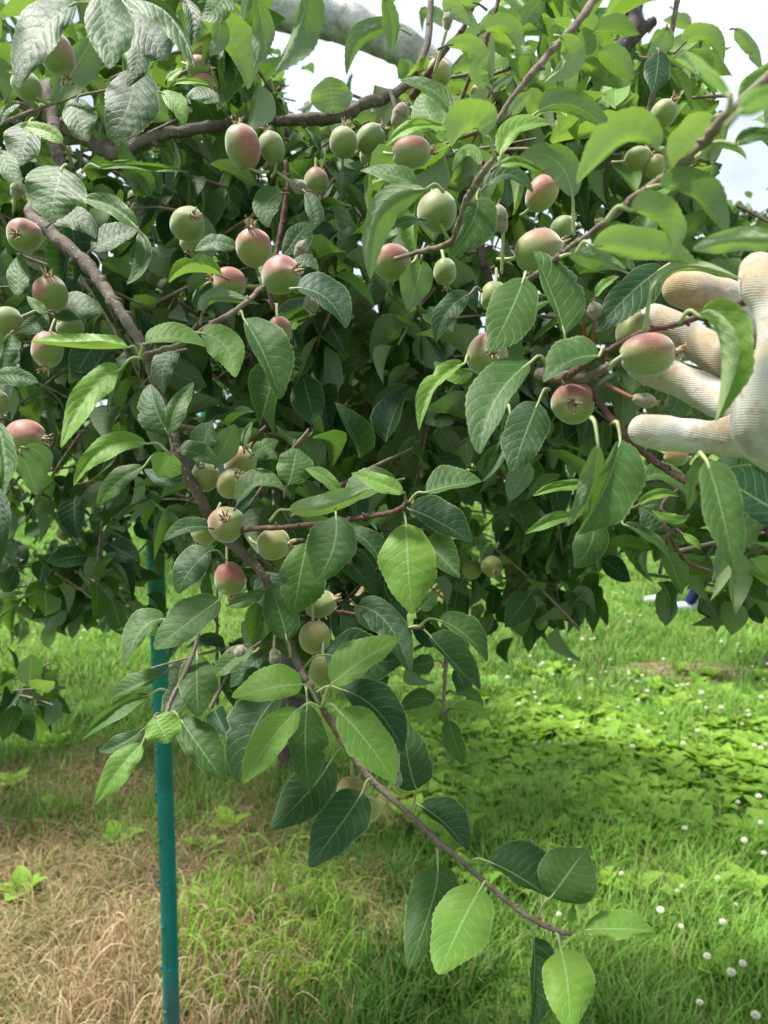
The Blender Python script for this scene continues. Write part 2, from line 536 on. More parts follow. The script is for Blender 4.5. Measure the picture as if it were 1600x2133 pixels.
# (base x,y, mid x,y, tip x,y, A, B, tone, depth, petiole root)
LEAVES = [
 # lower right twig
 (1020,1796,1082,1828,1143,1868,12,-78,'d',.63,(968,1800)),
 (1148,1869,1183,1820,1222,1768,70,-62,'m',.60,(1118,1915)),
 (912,1805,900,1880,852,2016,52,-52,'m',.62,(910,1766)),
 (1003,1848,958,1930,914,2030,58,-62,'l',.585,(1018,1845)),
 (1112,1952,1112,2040,1104,2150,5,-52,'d',.62,(1085,1905)),
 (1168,1977,1182,2050,1188,2160,50,-54,'l',.58,(1158,1945)),
 (1218,1937,1290,1935,1364,1940,20,-40,'l',.60,(1190,1944)),
 (1190,1945,1192,1912,1194,1882,9,-9,'l',.595,None),
 (868,1645,852,1590,838,1492,48,-42,'d',.68,(862,1690)),
 (874,1677,928,1718,975,1773,8,-50,'d',.65,(862,1692)),
 (755,1650,712,1715,644,1806,52,-46,'d',.63,(775,1622)),
 (686,1590,640,1652,564,1728,46,-46,'d',.68,(720,1555)),
 (640,1465,636,1560,645,1648,34,-46,'m',.645,(637,1430)),
 (622,1477,562,1545,507,1632,38,-30,'l',.60,(668,1473)),
 (706,1482,764,1545,824,1634,42,-50,'l',.60,(676,1472)),
 (631,1426,570,1432,483,1452,44,-26,'l',.61,(663,1465)),
 (691,1425,752,1378,833,1330,24,-46,'l',.60,(670,1472)),
 (710,1436,785,1480,838,1565,24,-50,'d',.635,(660,1442)),
 (588,1442,530,1520,496,1632,58,-24,'d',.66,None),
 (676,1364,755,1372,838,1382,50,-58,'d',.675,(632,1392)),
 (598,1334,582,1272,562,1216,38,-34,'m',.665,(606,1368)),
 (700,1074,695,1140,660,1211,58,-42,'m',.60,None),
 (640,1130,624,1205,612,1282,40,-55,'m',.64,None),
 (846,1090,850,1180,858,1280,56,-58,'l',.58,(837,1063)),
 (886,1026,942,1012,1003,1003,8,-42,'m',.60,(850,1050)),
 (850,1060,915,1088,984,1132,18,-48,'d',.64,(840,1052)),
 (840,1028,790,1008,732,986,22,-14,'l',.57,(846,1050)),
 (828,1000,765,1020,712,1045,42,-14,'m',.62,None),
 (600,1062,690,1052,768,1018,-28,16,'l',.60,(562,1086)),
 (602,1010,612,968,618,934,40,-34,'m',.66,(592,1036)),
 (710,1030,675,995,636,976,16,-12,'l',.62,None),
 (525,948,552,930,580,918,18,-16,'m',.68,None),
 (495,1050,540,1008,592,1022,6,-32,'m',.665,None),
 (450,966,470,925,490,884,-26,28,'m',.70,None),
 (425,948,428,912,442,880,22,-30,'m',.69,None),
 (508,936,512,905,526,878,10,-8,'m',.69,None),
 (374,940,412,945,456,970,14,-24,'m',.62,None),
 (355,944,344,968,328,994,32,-34,'l',.58,(372,930)),
 (306,924,215,935,153,1012,24,-22,'l',.58,(352,945)),
 (300,972,240,1010,204,1060,24,-16,'m',.60,(338,948)),
 (382,994,340,996,300,978,20,-14,'d',.64,None),
 (350,902,325,852,314,800,22,-40,'m',.63,(362,940)),
 (352,902,368,845,403,797,24,-16,'m',.61,(364,940)),
 (375,730,342,762,343,820,26,-22,'d',.61,None),
 # centre left
 (268,724,180,726,64,712,32,14,'l',.58,(292,742)),
 (250,770,188,815,127,932,30,-30,'l',.57,(296,746)),
 (304,716,360,704,428,722,8,-32,'l',.57,(292,744)),
 (418,694,470,722,490,786,34,-34,'l',.59,(376,716)),
 (508,664,552,745,583,832,16,-58,'m',.58,(498,655)),
 (462,576,400,568,352,590,36,18,'l',.64,None),
 (492,520,450,505,406,522,18,-16,'m',.69,None),
 (450,585,415,608,408,652,8,-32,'d',.70,None),
 (425,650,450,620,540,634,-18,10,'m',.64,(418,678)),
 (618,600,680,622,720,684,16,-44,'d',.62,None),
 (612,560,638,545,664,566,10,-16,'d',.66,None),
 (592,533,620,492,646,464,32,-22,'d',.70,None),
 (636,400,655,440,650,480,16,-18,'d',.70,None),
 (590,402,556,425,560,474,28,-26,'m',.74,None),
 # upper left
 (160,6,85,70,38,184,52,-38,'d',.45,None),
 (205,-20,222,60,228,143,40,-55,'m',.42,None),
 (258,-6,352,25,406,142,34,-8,'m',.47,None),
 (262,10,315,80,352,122,36,-42,'d',.52,None),
 (282,140,268,220,228,288,52,-58,'d',.60,None),
 (285,82,285,130,266,180,20,-26,'d',.55,None),
 (195,72,158,140,104,216,-44,30,'m',.58,None),
 (162,203,165,250,186,292,30,-36,'m',.60,None),
 (130,300,92,272,36,262,16,-14,'l',.55,(152,350)),
 (130,348,116,400,104,462,66,-60,'m',.50,None),
 (206,349,290,344,396,360,9,-9,'m',.55,(170,360)),
 (62,252,52,300,36,348,44,-32,'d',.62,None),
 (0,312,20,350,46,386,22,-20,'m',.56,None),
 (44,215,14,226,0,262,8,-12,'m',.56,None),
 (105,466,160,458,200,498,20,-28,'d',.70,None),
 (190,520,240,498,288,478,16,-34,'d',.69,None),
 (284,474,230,430,160,412,22,-16,'m',.66,None),
 (290,482,302,540,264,592,22,-12,'m',.68,None),
 (40,616,38,570,46,528,22,-22,'m',.70,None),
 (98,652,160,640,214,650,28,-30,'m',.74,None),
 (98,650,70,672,36,690,14,-24,'d',.70,None),
 (100,652,75,638,56,616,12,-8,'m',.69,None),
 (-15,784,35,782,80,796,22,-16,'m',.50,None),
 (-8,880,8,950,6,1026,14,-26,'m',.48,None),
 (-8,1015,0,1070,2,1125,14,-22,'d',.52,None),
 (22,694,12,730,0,775,12,-28,'d',.74,None),
 (42,944,62,985,76,1032,-26,20,'m',.62,None),
 (52,932,90,950,94,990,-18,18,'m',.64,None),
 # lower left
 (458,1248,392,1298,322,1352,44,-30,'m',.58,(470,1236)),
 (344,1290,296,1312,258,1390,34,-16,'m',.62,None),
 (342,1403,285,1430,232,1452,28,-6,'m',.62,(380,1394)),
 (312,1447,235,1480,170,1541,14,-20,'m',.60,(358,1444)),
 (296,1522,250,1552,206,1565,20,-10,'d',.66,None),
 (411,1362,410,1430,414,1494,38,-42,'m',.62,(414,1328)),
 (374,1495,418,1560,467,1627,30,-46,'m',.60,(350,1490)),
 (322,1492,338,1520,350,1549,36,-42,'l',.57,(340,1502)),
 (296,1549,248,1604,198,1676,28,-24,'l',.58,(328,1510)),
 (440,1148,398,1186,371,1236,36,-26,'d',.66,(470,1168)),
 (434,1100,390,1100,342,1126,22,-10,'d',.62,None),
 (552,1227,512,1246,470,1263,10,-18,'m',.68,None),
 (530,1346,480,1380,446,1412,24,-18,'m',.70,None),
 (560,1360,520,1390,480,1432,28,-20,'d',.72,None),
 (728,1108,775,1140,803,1204,10,-28,'d',.68,None),
 (912,1291,968,1322,1014,1378,8,-38,'m',.62,(872,1307)),
 (894,1322,935,1370,1000,1436,8,-48,'d',.64,(852,1307)),
 (872,1272,892,1250,912,1234,18,-14,'m',.66,None),
 (745,1262,808,1300,856,1402,30,-34,'d',.68,None),
 (740,1260,775,1290,805,1320,-8,22,'m',.67,None),
 (905,1378,880,1384,850,1392,20,-20,'m',.88,(925,1388)),
 (905,1462,870,1456,832,1482,20,-18,'m',.88,(925,1466)),
 (945,1478,982,1476,1022,1503,8,-16,'l',.86,(928,1488)),
 (950,1446,978,1446,1006,1472,8,-16,'m',.88,(928,1446)),
 (934,1500,948,1545,966,1592,24,-18,'m',.86,(926,1486)),
 (914,1488,888,1488,862,1506,14,-12,'l',.85,(925,1486)),
 (948,1392,965,1425,978,1452,18,-18,'d',.90,(935,1370)),
 # upper right cluster
 (1010,284,980,262,940,306,-10,58,'l',.45,(1030,326)),
 (1043,325,1075,268,1155,258,14,-24,'y',.48,None),
 (937,268,862,262,802,306,13,-13,'y',.50,None),
 (1000,345,975,314,942,356,14,-10,'l',.50,(1010,350)),
 (1193,412,1158,335,1082,326,-34,36,'m',.50,(1195,490)),
 (1035,346,1082,338,1130,362,10,-12,'l',.50,None),
 (1122,232,1196,222,1276,286,-36,16,'m',.55,None),
 (1371,312,1300,290,1202,384,-12,58,'l',.34,(1392,350)),
 (1492,242,1440,296,1392,352,-36,44,'y',.36,None),
 (1372,386,1450,412,1512,492,-54,8,'m',.37,None),
 (1312,438,1375,458,1402,530,-50,10,'l',.345,(1262,462)),
 (1234,512,1340,522,1448,546,-50,18,'l',.40,(1200,528)),
 (1182,530,1240,536,1305,562,-20,24,'m',.42,None),
 (1650,500,1530,500,1444,520,-26,24,'l',.34,None),
 (1358,602,1425,556,1545,582,-14,10,'l',.40,(1344,690)),
 (1522,206,1476,152,1424,104,13,-13,'y',.24,None),
 (1536,238,1590,200,1660,190,30,-22,'l',.22,None),
 (1532,302,1575,276,1650,290,20,-12,'m',.35,(1450,330)),
 (886,394,792,440,772,584,-38,26,'m',.50,(925,400)),
 (874,456,822,474,790,512,14,-14,'m',.56,None),
 (993,411,985,460,936,536,20,-48,'m',.52,(1000,405)),
 (868,386,820,368,750,356,26,-12,'m',.55,None),
 (1008,392,1060,364,1110,402,10,-22,'d',.54,None),
 (944,246,905,192,834,168,22,-14,'m',.60,None),
 (1092,578,1062,652,1019,734,46,-52,'m',.49,None),
 (1176,697,1148,610,1110,524,62,-10,'m',.475,None),
 (980,612,932,650,908,713,26,-22,'d',.58,(1004,608)),
 (878,540,868,592,848,646,-30,34,'m',.61,None),
 (1248,742,1190,752,1132,796,48,-14,'m',.465,(1262,738)),
 (1106,754,1032,835,1000,946,56,-26,'m',.46,(1140,757)),
 (1122,838,1094,905,1068,984,46,-42,'d',.50,(1145,812)),
 (1062,856,1050,925,1003,1004,14,-18,'d',.515,None),
 (1292,914,1262,1010,1205,1112,20,-74,'m',.42,(1280,880)),
 (1246,926,1232,1010,1182,1096,-14,26,'m',.41,(1232,870)),
 (1236,1086,1230,1135,1196,1182,36,-34,'m',.52,None),
 (968,757,905,805,873,897,26,-8,'l',.50,(978,752)),
 (1226,1012,1170,1012,1110,1033,12,-10,'l',.55,None),
 (1204,1074,1150,1084,1094,1112,14,-12,'l',.53,None),
 (1336,1000,1390,992,1442,1042,12,-26,'m',.55,None),
 (1330,1052,1370,1030,1414,1034,8,-12,'l',.54,None),
 (1400,1106,1365,1076,1334,1056,22,-38,'d',.57,None),
 (1298,1092,1352,1118,1396,1166,6,-14,'m',.55,(1290,1088)),
 (1432,1076,1400,1082,1356,1062,12,-10,'y',.55,None),
 (1422,1112,1445,1128,1460,1145,8,-8,'y',.54,(1390,1115)),
 (1472,960,1502,1060,1530,1192,36,-48,'m',.36,None),
 (1660,1090,1560,1030,1490,988,56,-40,'d',.38,None),
 (1462,948,1448,1000,1433,1062,-18,18,'m',.44,None),
 (1596,1088,1540,1120,1484,1212,-28,32,'m',.42,None),
 (1456,658,1500,720,1490,878,-36,-74,'l',.37,(1414,672)),
 (1384,556,1312,612,1240,692,34,-42,'d',.50,None),
 (1240,620,1262,592,1290,576,6,-12,'y',.52,None),
 # top
 (640,-25,622,60,574,149,-46,12,'m',.55,None),
 (530,-10,548,70,528,142,-22,22,'m',.58,None),
 (470,-18,452,15,420,42,24,-30,'m',.50,None),
 (418,36,490,95,516,187,-48,22,'l',.62,None),
 (455,35,455,80,436,116,-22,16,'m',.58,None),
 (838,62,762,72,722,156,-14,28,'m',.60,None),
 (694,238,690,198,684,160,-42,42,'l',.92,None),
 (382,0,402,40,398,96,14,-16,'d',.52,None),
 (346,168,362,155,381,141,8,-8,'y',.70,None),
 (360,174,400,168,436,178,6,-7,'y',.70,None),
 (335,192,368,222,384,264,14,-22,'l',.72,None),
 (456,215,420,200,388,202,20,-12,'m',.70,None),
 (930,95,985,108,986,172,-28,12,'l',.60,None),
 (1135,-5,1108,22,1088,52,-20,20,'m',.58,None),
 (1166,76,1182,120,1134,172,-36,14,'l',.54,None),
 (1420,96,1470,80,1506,136,-32,8,'l',.62,None),
 (1372,105,1368,150,1358,193,26,-28,'d',.66,None),
 (1022,186,994,150,1022,106,-16,22,'l',.52,None),
 (1022,192,1045,172,1076,150,10,-10,'m',.52,None),
 (1060,240,1085,212,1108,190,-14,14,'l',.52,None),
 (1000,70,1050,60,1080,110,-34,10,'l',.66,None),
 (1000,10,960,10,1000,60,-20,35,'y',.62,None),
 (1390,55,1375,90,1350,110,-25,18,'l',.66,None),
 (800,-10,818,50,812,110,-14,20,'m',.50,None),
 (1540,210,1580,160,1650,120,18,-16,'l',.5,None),
 # background shoots seen clearly
 (985,770,945,775,905,752,10,-22,'l',.62,None) ,
 (1530,60,1560,90,1590,150,-12,20,'l',.9,None),
 (800,705,750,745,685,790,20,-16,'m',.95,None),
 (790,770,775,810,812,862,22,-22,'m',.95,None),
 (700,575,740,592,780,640,6,-16,'l',.85,None),
 (880,1050,950,1030,1010,1048,14,-14,'m',.95,None),
]

# ------------------------------------------------------------------ BRANCHES (photo px, py, depth, radius px)
BR = {
 'arching': (M_BARK, [(-80,140,1.0,22),(60,215,.97,20),(120,258,.95,18),(170,285,.94,17),(240,320,.93,19),(300,293,.93,15),(380,272,.93,14),(470,260,.93,14),(540,250,.93,14),(620,250,.93,13),(700,244,.93,16),(760,216,.93,13),(800,204,.94,13),(850,170,.96,10),(890,90,1.0,8),(900,-60,1.05,7)]),
 'hanging': (M_BARK, [(100,180,.93,20),(110,250,.90,16),(115,310,.86,14),(125,350,.84,13),(90,400,.82,12),(62,440,.80,13),(110,490,.78,17),(180,550,.76,16),(225,610,.74,15),(265,670,.72,14),(300,728,.70,12),(322,795,.70,11),(355,880,.70,11),(375,960,.70,13),(425,1055,.71,14),(462,1112,.72,13),(540,1190,.72,11),(575,1260,.71,10),(605,1350,.68,9),(640,1420,.665,8)]),
 'drooping': (M_TWIG, [(640,1420,.665,8),(690,1505,.67,9),(730,1565,.665,9),(770,1620,.655,8),(850,1693,.64,7),(905,1745,.63,7),(968,1800,.62,6.5),(1030,1855,.61,6),(1085,1900,.605,6),(1150,1935,.60,6),(1188,1946,.60,5)]),
 'reddish': (M_RED, [(595,335,.80,5),(600,385,.80,6),(592,445,.80,7),(578,515,.79,6),(562,590,.78,6),(568,645,.78,5)]),
 'outreaching': (M_TWIG, [(300,740,.585,5),(335,730,.59,7),(378,716,.59,7),(430,682,.60,6),(500,640,.62,6),(560,595,.66,6),(640,600,.70,5)]),
 'sideways': (M_RED, [(460,1112,.70,7),(520,1102,.67,6),(600,1098,.65,6),(700,1086,.63,6),(780,1074,.60,6),(830,1062,.585,6),(852,1046,.58,5)]),
 'spur_twig': (M_RED, [(575,1255,.73,6),(640,1292,.745,5),(690,1275,.75,6),(780,1288,.76,5),(852,1306,.66,5),(882,1306,.63,5)]),
 'low_twig': (M_TWIG, [(430,1240,.66,5),(415,1310,.62,5),(400,1370,.61,5),(362,1448,.60,5),(342,1495,.59,4),(326,1512,.585,3)]),
 'nearest': (M_TWIG, [(1690,80,.33,13),(1520,235,.34,13),(1455,310,.36,12),(1392,365,.38,11),(1330,405,.41,9),(1262,462,.44,8),(1200,508,.47,8),(1165,535,.50,8),(1080,600,.58,8)]),
 'greyish': (M_TWIG, [(1265,-40,.62,11),(1205,45,.60,9),(1150,105,.59,8),(1110,152,.58,8),(1060,215,.58,7),(1035,255,.58,7)]),
 'stem_cluster': (M_TWIG, [(1032,326,.49,6),(1000,370,.50,9),(972,420,.515,9),(955,470,.53,8),(938,505,.55,8),(870,525,.60,5),(800,545,.64,5)]),
 'upper_dark': (M_DARKB, [(1335,-60,1.05,17),(1322,10,1.03,18),(1318,75,1.0,20),(1275,125,1.0,16),(1225,180,1.0,16),(1180,215,1.0,15),(1120,260,1.02,14),(1000,330,1.1,14)]),
 'stub': (M_DARKB, [(1318,80,1.0,14),(1340,62,1.0,11),(1362,44,1.0,11)]),
 'held': (M_RED, [(1175,790,.49,9),(1240,745,.475,8),(1300,712,.465,7),(1352,688,.46,8),(1410,675,.455,7),(1480,650,.445,8),(1540,632,.435,9),(1620,600,.42,9),(1720,560,.40,9)]),
 'purple': (M_RED, [(1190,770,.50,10),(1245,835,.49,8),(1295,895,.475,8),(1350,950,.47,8),(1410,990,.46,9),(1465,1018,.45,9),(1540,1065,.44,8),(1640,1130,.42,8)]),
 'spur': (M_TWIG, [(1120,778,.52,14),(1170,785,.50,15),(1220,788,.49,12),(1268,762,.485,9),(1320,742,.48,8)]),
 'inner': (M_DARKB, [(790,500,1.0,6),(800,585,.96,6),(792,650,.95,4),(780,740,.95,4),(760,900,1.05,5)]),
 'inner_b': (M_DARKB, [(760,790,1.05,6),(850,808,1.0,7),(935,852,.98,7),(1060,880,1.0,7),(1180,840,1.05,7)]),
 'inner_c': (M_DARKB, [(990,470,.80,10),(1005,540,.78,10),(1020,590,.78,9),(1030,700,.82,8)]),
 'upright_a': (M_RED, [(985,10,.66,6),(965,60,.66,6),(930,100,.66,7),(895,150,.66,8),(860,200,.7,9)]),
 'upright_b': (M_RED, [(1046,-30,.70,5),(1030,30,.70,5),(1008,100,.70,6),(1000,150,.72,6)]),
 'upright_c': (M_TWIG, [(1415,-30,.9,6),(1402,50,.9,6),(1388,100,.9,6),(1360,200,.9,7),(1330,330,.95,8)]),
 'background_shoot': (M_TWIG, [(935,1340,.92,5),(928,1400,.89,5),(925,1450,.88,4),(924,1490,.87,3)]),
 'right_low': (M_RED, [(1480,1190,.62,4),(1430,1170,.58,4),(1395,1115,.56,4),(1380,1050,.57,4),(1440,1000,.6,4)]),
}

near_tree = empty("apple_tree", (-1.9, 1.45, 0))
WORLDLOC[near_tree.name] = np.array([-1.9, 1.45, 0.0])
tag(near_tree, "nearest apple tree, its fruit-laden branches hanging across the whole picture", "apple tree")

# trunk: rises left of the view and bends over the top into the pale scaffold limb
tp = [(-1.9, 1.45, -0.05, .085), (-1.88, 1.47, .5, .07), (-1.80, 1.5, 1.2, .062), (-1.55, 1.55, 1.9, .055), (-1.1, 1.6, 2.45, .05)]
lim = [(330, -200, 1.72, 42), (480, -20, 1.70, 42), (600, 22, 1.70, 40), (700, 42, 1.70, 40), (790, 75, 1.72, 38), (870, 118, 1.75, 36), (950, 190, 1.8, 30), (1010, 300, 1.9, 24)]
ctrl = [list(q) for q in tp] + [list(P(a, b, c_)) + [r_ * c_ / F] for a, b, c_, r_ in lim]
s_ = spline(np.array(ctrl), 7)
v_, f_ = tube(s_[:, :3], s_[:, 3], 20, True, 0.10, 3)
trunk = add_mesh("trunk", v_, f_, M_PALE, near_tree, s_[0, :3])
# second scaffold going down behind the arching branch
ctrl = [list(P(a, b, c_)) + [r_ * c_ / F] for a, b, c_, r_ in [(490, -10, 1.70, 26), (525, 80, 1.66, 20), (545, 150, 1.6, 18), (565, 215, 1.55, 17), (600, 270, 1.5, 15), (660, 360, 1.5, 12), (720, 520, 1.5, 9)]]
s_ = spline(np.array(ctrl), 6)
v_, f_ = tube(s_[:, :3], s_[:, 3], 12, True, 0.15, 4)
limb2 = add_mesh("limb", v_, f_, M_DARKB, near_tree, s_[0, :3])

branch_objs = []
for i, (nm, (mt, pts)) in enumerate(BR.items()):
    ctrl = np.array([list(P(a, b, c_)) + [r_ * c_ / F] for a, b, c_, r_ in pts])
    jit = np.random.default_rng(40 + i)
    s_ = spline(ctrl, 8)
    s_[1:-1, :3] += (jit.random((len(s_) - 2, 3)) - .5) * s_[1:-1, 3:4] * 0.35
    s_[:, 3] *= (1 + (jit.random(len(s_)) - .5) * 0.22) * (.86 if nm in ('arching', 'hanging') else .9)
    parts = [tube(s_[:, :3], s_[:, 3], 12, True, 0.12, i)]
    for k in range(2, len(s_) - 3, 4):                       # buds and old leaf scars
        if jit.random() < 0.75:
            a = s_[k, :3]; r_ = s_[k, 3]
            dv = jit.normal(size=3); dv /= np.linalg.norm(dv)
            dv[1] = -abs(dv[1]) * 0.6
            e = a + dv * (r_ * 1.25 + 0.0018)
            parts.append(tube(np.array([a, (a + e) / 2, e]), [r_ * .85, r_ * .7, r_ * .32], 7))
    v_, f_ = merge(parts)
    branch_objs.append((add_mesh("branch" if ctrl[:, 3].max() > 0.0035 else "twig", v_, f_, mt, near_tree, s_[0, :3]), s_[:, :3]))

# ---- leaves: the hundred largest are parts of their own, the rest join the foliage
built = []
for i, L_ in enumerate(LEAVES):
    rs = np.random.default_rng(900 + i)
    built.append(hero_leaf(*L_, rs=rs))
order = sorted(range(len(built)), key=lambda i: -built[i][5] / (LEAVES[i][9] ** 2))
solo = set(order[:100])
rest_V, rest_F, rest_UV, rest_lc = [], [], [], []
pet_rest = []
off = 0
for i, (V, Fc, UV, lc, base, _, pet) in enumerate(built):
    if i in solo:
        root_pt = pet[0][-2]
        bo = min(branch_objs, key=lambda q: np.min(np.linalg.norm(q[1] - root_pt, axis=1)))[0]
        lo = add_mesh("leaf", V, Fc, M_LEAF, bo, base, uv=UV, lc=lc)
        # the petiole is part of the same leaf mesh: joined with its own material slot
        me = lo.data
        pv, pf = pet
        nv = len(me.vertices)
        V2 = np.vstack([V, pv]) - base
        me2 = bpy.data.meshes.new("leaf")
        me2.from_pydata([tuple(x) for x in V2], [], list(Fc) + [tuple(k + nv for k in f) for f in pf])
        me2.polygons.foreach_set('use_smooth', np.ones(len(me2.polygons), dtype=bool))
        me2.materials.append(M_LEAF); me2.materials.append(M_PET)
        mi = np.zeros(len(me2.polygons), dtype=np.int32); mi[len(Fc):] = 1
        me2.polygons.foreach_set('material_index', mi)
        uv2 = np.vstack([UV, np.zeros((len(pv), 2))]).astype(np.float32)
        li = np.empty(len(me2.loops), dtype=np.int32); me2.loops.foreach_get('vertex_index', li)
        me2.uv_layers.new(name='UVMap').data.foreach_set('uv', uv2[li].ravel())
        a = me2.attributes.new('lc', 'FLOAT_COLOR', 'POINT')
        c4 = np.ones((len(V2), 4), dtype=np.float32); c4[:nv, :3] = lc
        a.data.foreach_set('color', c4.ravel())
        me2.update()
        lo.data = me2
        bpy.data.meshes.remove(me)
    else:
        rest_V.append(V); rest_F.append(np.array(Fc) + off); rest_UV.append(UV); rest_lc.append(lc); off += len(V)
        pet_rest.append(pet)


# ------------------------------------------------------------------ batches of procedural leaves
def leaf_template(nl, nw, fold=0.35, droop=0.25):
    v = np.linspace(0, 1, nl + 1)
    us = np.linspace(-1, 1, 2 * nw + 1)
    w = leaf_profile(v)
    X, Y, Z, UV = [], [], [], []
    for i in range(nl + 1):
        for u in us:
            X.append(u * w[i] * 0.5 * math.cos(fold)); Y.append(v[i] - droop * 0.25 * v[i] ** 2)
            Z.append(abs(u) * w[i] * 0.5 * math.sin(fold) - droop * v[i] ** 2 + 0.03 * math.sin(v[i] * 9 + u * 2) * abs(u))
            UV.append((u * .5 + .5, v[i]))
    nu = len(us)
    Fc = [(i * nu + j, i * nu + j + 1, (i + 1) * nu + j + 1, (i + 1) * nu + j) for i in range(nl) for j in range(nu - 1)]
    return np.array([X, Y, Z]).T, np.array(Fc), np.array(UV)


def batch(tmpl, pos, tdir, nrm, length, width, tone, g):
    T, Fc, UV = tmpl
    n = len(pos)
    tdir = tdir / (np.linalg.norm(tdir, axis=1)[:, None] + 1e-9)
    side = np.cross(tdir, nrm); side /= np.linalg.norm(side, axis=1)[:, None] + 1e-9
    nn = np.cross(side, tdir)
    V = (pos[:, None, :] + T[None, :, 0:1] * (side * width[:, None])[:, None, :]
         + T[None, :, 1:2] * (tdir * length[:, None])[:, None, :] + T[None, :, 2:3] * (nn * length[:, None])[:, None, :])
    m = len(T)
    FF = (Fc[None] + (np.arange(n) * m)[:, None, None]).reshape(-1, Fc.shape[1])
    lc = np.zeros((n, m, 3)); lc[:, :, 0] = tone[:, None]; lc[:, :, 1] = g.random(n)[:, None]
    return V.reshape(-1, 3), FF, np.tile(UV, (n, 1)), lc.reshape(-1, 3)


TM = [leaf_template(6, 2, 0.35, 0.25), leaf_template(6, 2, 0.7, 0.45), leaf_template(6, 2, 0.15, 0.1)]
TL = leaf_template(3, 1, 0.4, 0.3)


def shoots(rects, g, size=0.062, leaves=(6, 10), gap=None, twig_r=0.0022):
    """Leafy shoots: each a short twig with leaves set spirally around it."""
    pos, td, nr, ln, wd, tn, tw = [], [], [], [], [], [], []
    for (x0, y0, x1, y1, d0, d1, n, t0, t1) in rects:
        for _ in range(n):
            px, py = g.uniform(x0, x1), g.uniform(y0, y1)
            if gap and gap(px, py): continue
            d = g.uniform(d0, d1)
            c = P(px, py, d)
            if c[2] < 0.45: continue
            ax = g.normal(size=3); ax[2] = ax[2] * 0.6 - 0.15
            ax /= np.linalg.norm(ax)
            Ls = g.uniform(.07, .20)
            k = g.integers(*leaves)
            base_tone = g.uniform(t0, t1)
            tw.append((c - ax * Ls * .5, c, c + ax * Ls * .5 + np.array([0, 0, -.01])))
            for j in range(k):
                f = (j + .5) / k
                p = c + ax * Ls * (f - .5)
                r_ = g.normal(size=3); r_ -= ax * np.dot(r_, ax) * 0.8; r_ /= np.linalg.norm(r_)
                dr = r_ * 1.0 + ax * 0.45 * (f + .3) + np.array([0, 0, -0.35])
                dr /= np.linalg.norm(dr)
                pos.append(p + dr * 0.016); td.append(dr)
                nn = np.array([0, 0, 1.0]) + g.normal(size=3) * 0.45
                nr.append(nn)
                l_ = size * g.uniform(.7, 1.25)
                ln.append(l_); wd.append(l_ * g.uniform(.52, .66) )
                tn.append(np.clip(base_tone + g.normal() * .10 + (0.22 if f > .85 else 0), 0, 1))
    return [np.array(q) for q in (pos, td, nr, ln, wd, tn)], tw


def screen(p):
    c = (p - CAM) @ M3
    return 800 + F * c[:, 0] / -c[:, 2], 1066.5 - F * c[:, 1] / -c[:, 2], -c[:, 2]


def thin(arr, g):
    """open the crown where the photo shows sky, the pale limb or the bright ground"""
    pos = arr[0]
    x, y, d = screen(pos + arr[1] * arr[3][:, None] * .5)
    kill = np.zeros(len(pos), bool)
    def box(x0, y0, x1, y1, p, dmax=99):
        nonlocal kill
        kill |= (x > x0) & (x < x1) & (y > y0) & (y < y1) & (d < dmax) & (g.random(len(pos)) < p)
    box(585, 70, 700, 245, .97); box(700, 90, 840, 225, .93)
    limb = 5 + (x - 560) * .22 + np.maximum(x - 780, 0) * .25
    kill |= (x > 560) & (x < 960) & (np.abs(y - limb) < 60) & (d < 1.9)
    box(690, -60, 900, 30, .75); box(830, 40, 1000, 130, .5)
    box(1480, -60, 1620, 430, .90); box(1330, -60, 1480, 110, .72); box(1560, 380, 1640, 470, .7)
    box(1200, -60, 1330, 60, .35)
    box(150, 810, 235, 875, .95)
    box(20, 960, 150, 1090, .55); box(10, 1130, 100, 1240, .55); box(255, 1060, 312, 1500, .5)
    box(130, 1320, 320, 1700, .97); box(1300, 1130, 1480, 1300, .35)
    return [a[~kill] for a in arr]


def build_foliage(arr, g, lod=0):
    arr = thin(arr, g)
    pos, td, nr, ln, wd, tn = arr
    out = []
    if lod:
        return batch(TL, pos, td, nr, ln, wd, tn, g)
    idx = g.integers(0, 3, len(pos))
    off = 0
    Vs, Fs, Us, Cs = [], [], [], []
    for k in range(3):
        m = idx == k
        if not m.any(): continue
        V, FF, UV, lc = batch(TM[k], pos[m], td[m], nr[m], ln[m], wd[m], tn[m], g)
        Vs.append(V); Fs.append(FF + off); Us.append(UV); Cs.append(lc); off += len(V)
    return np.vstack(Vs), np.vstack(Fs), np.vstack(Us), np.vstack(Cs)


def gap(px, py):
    return False


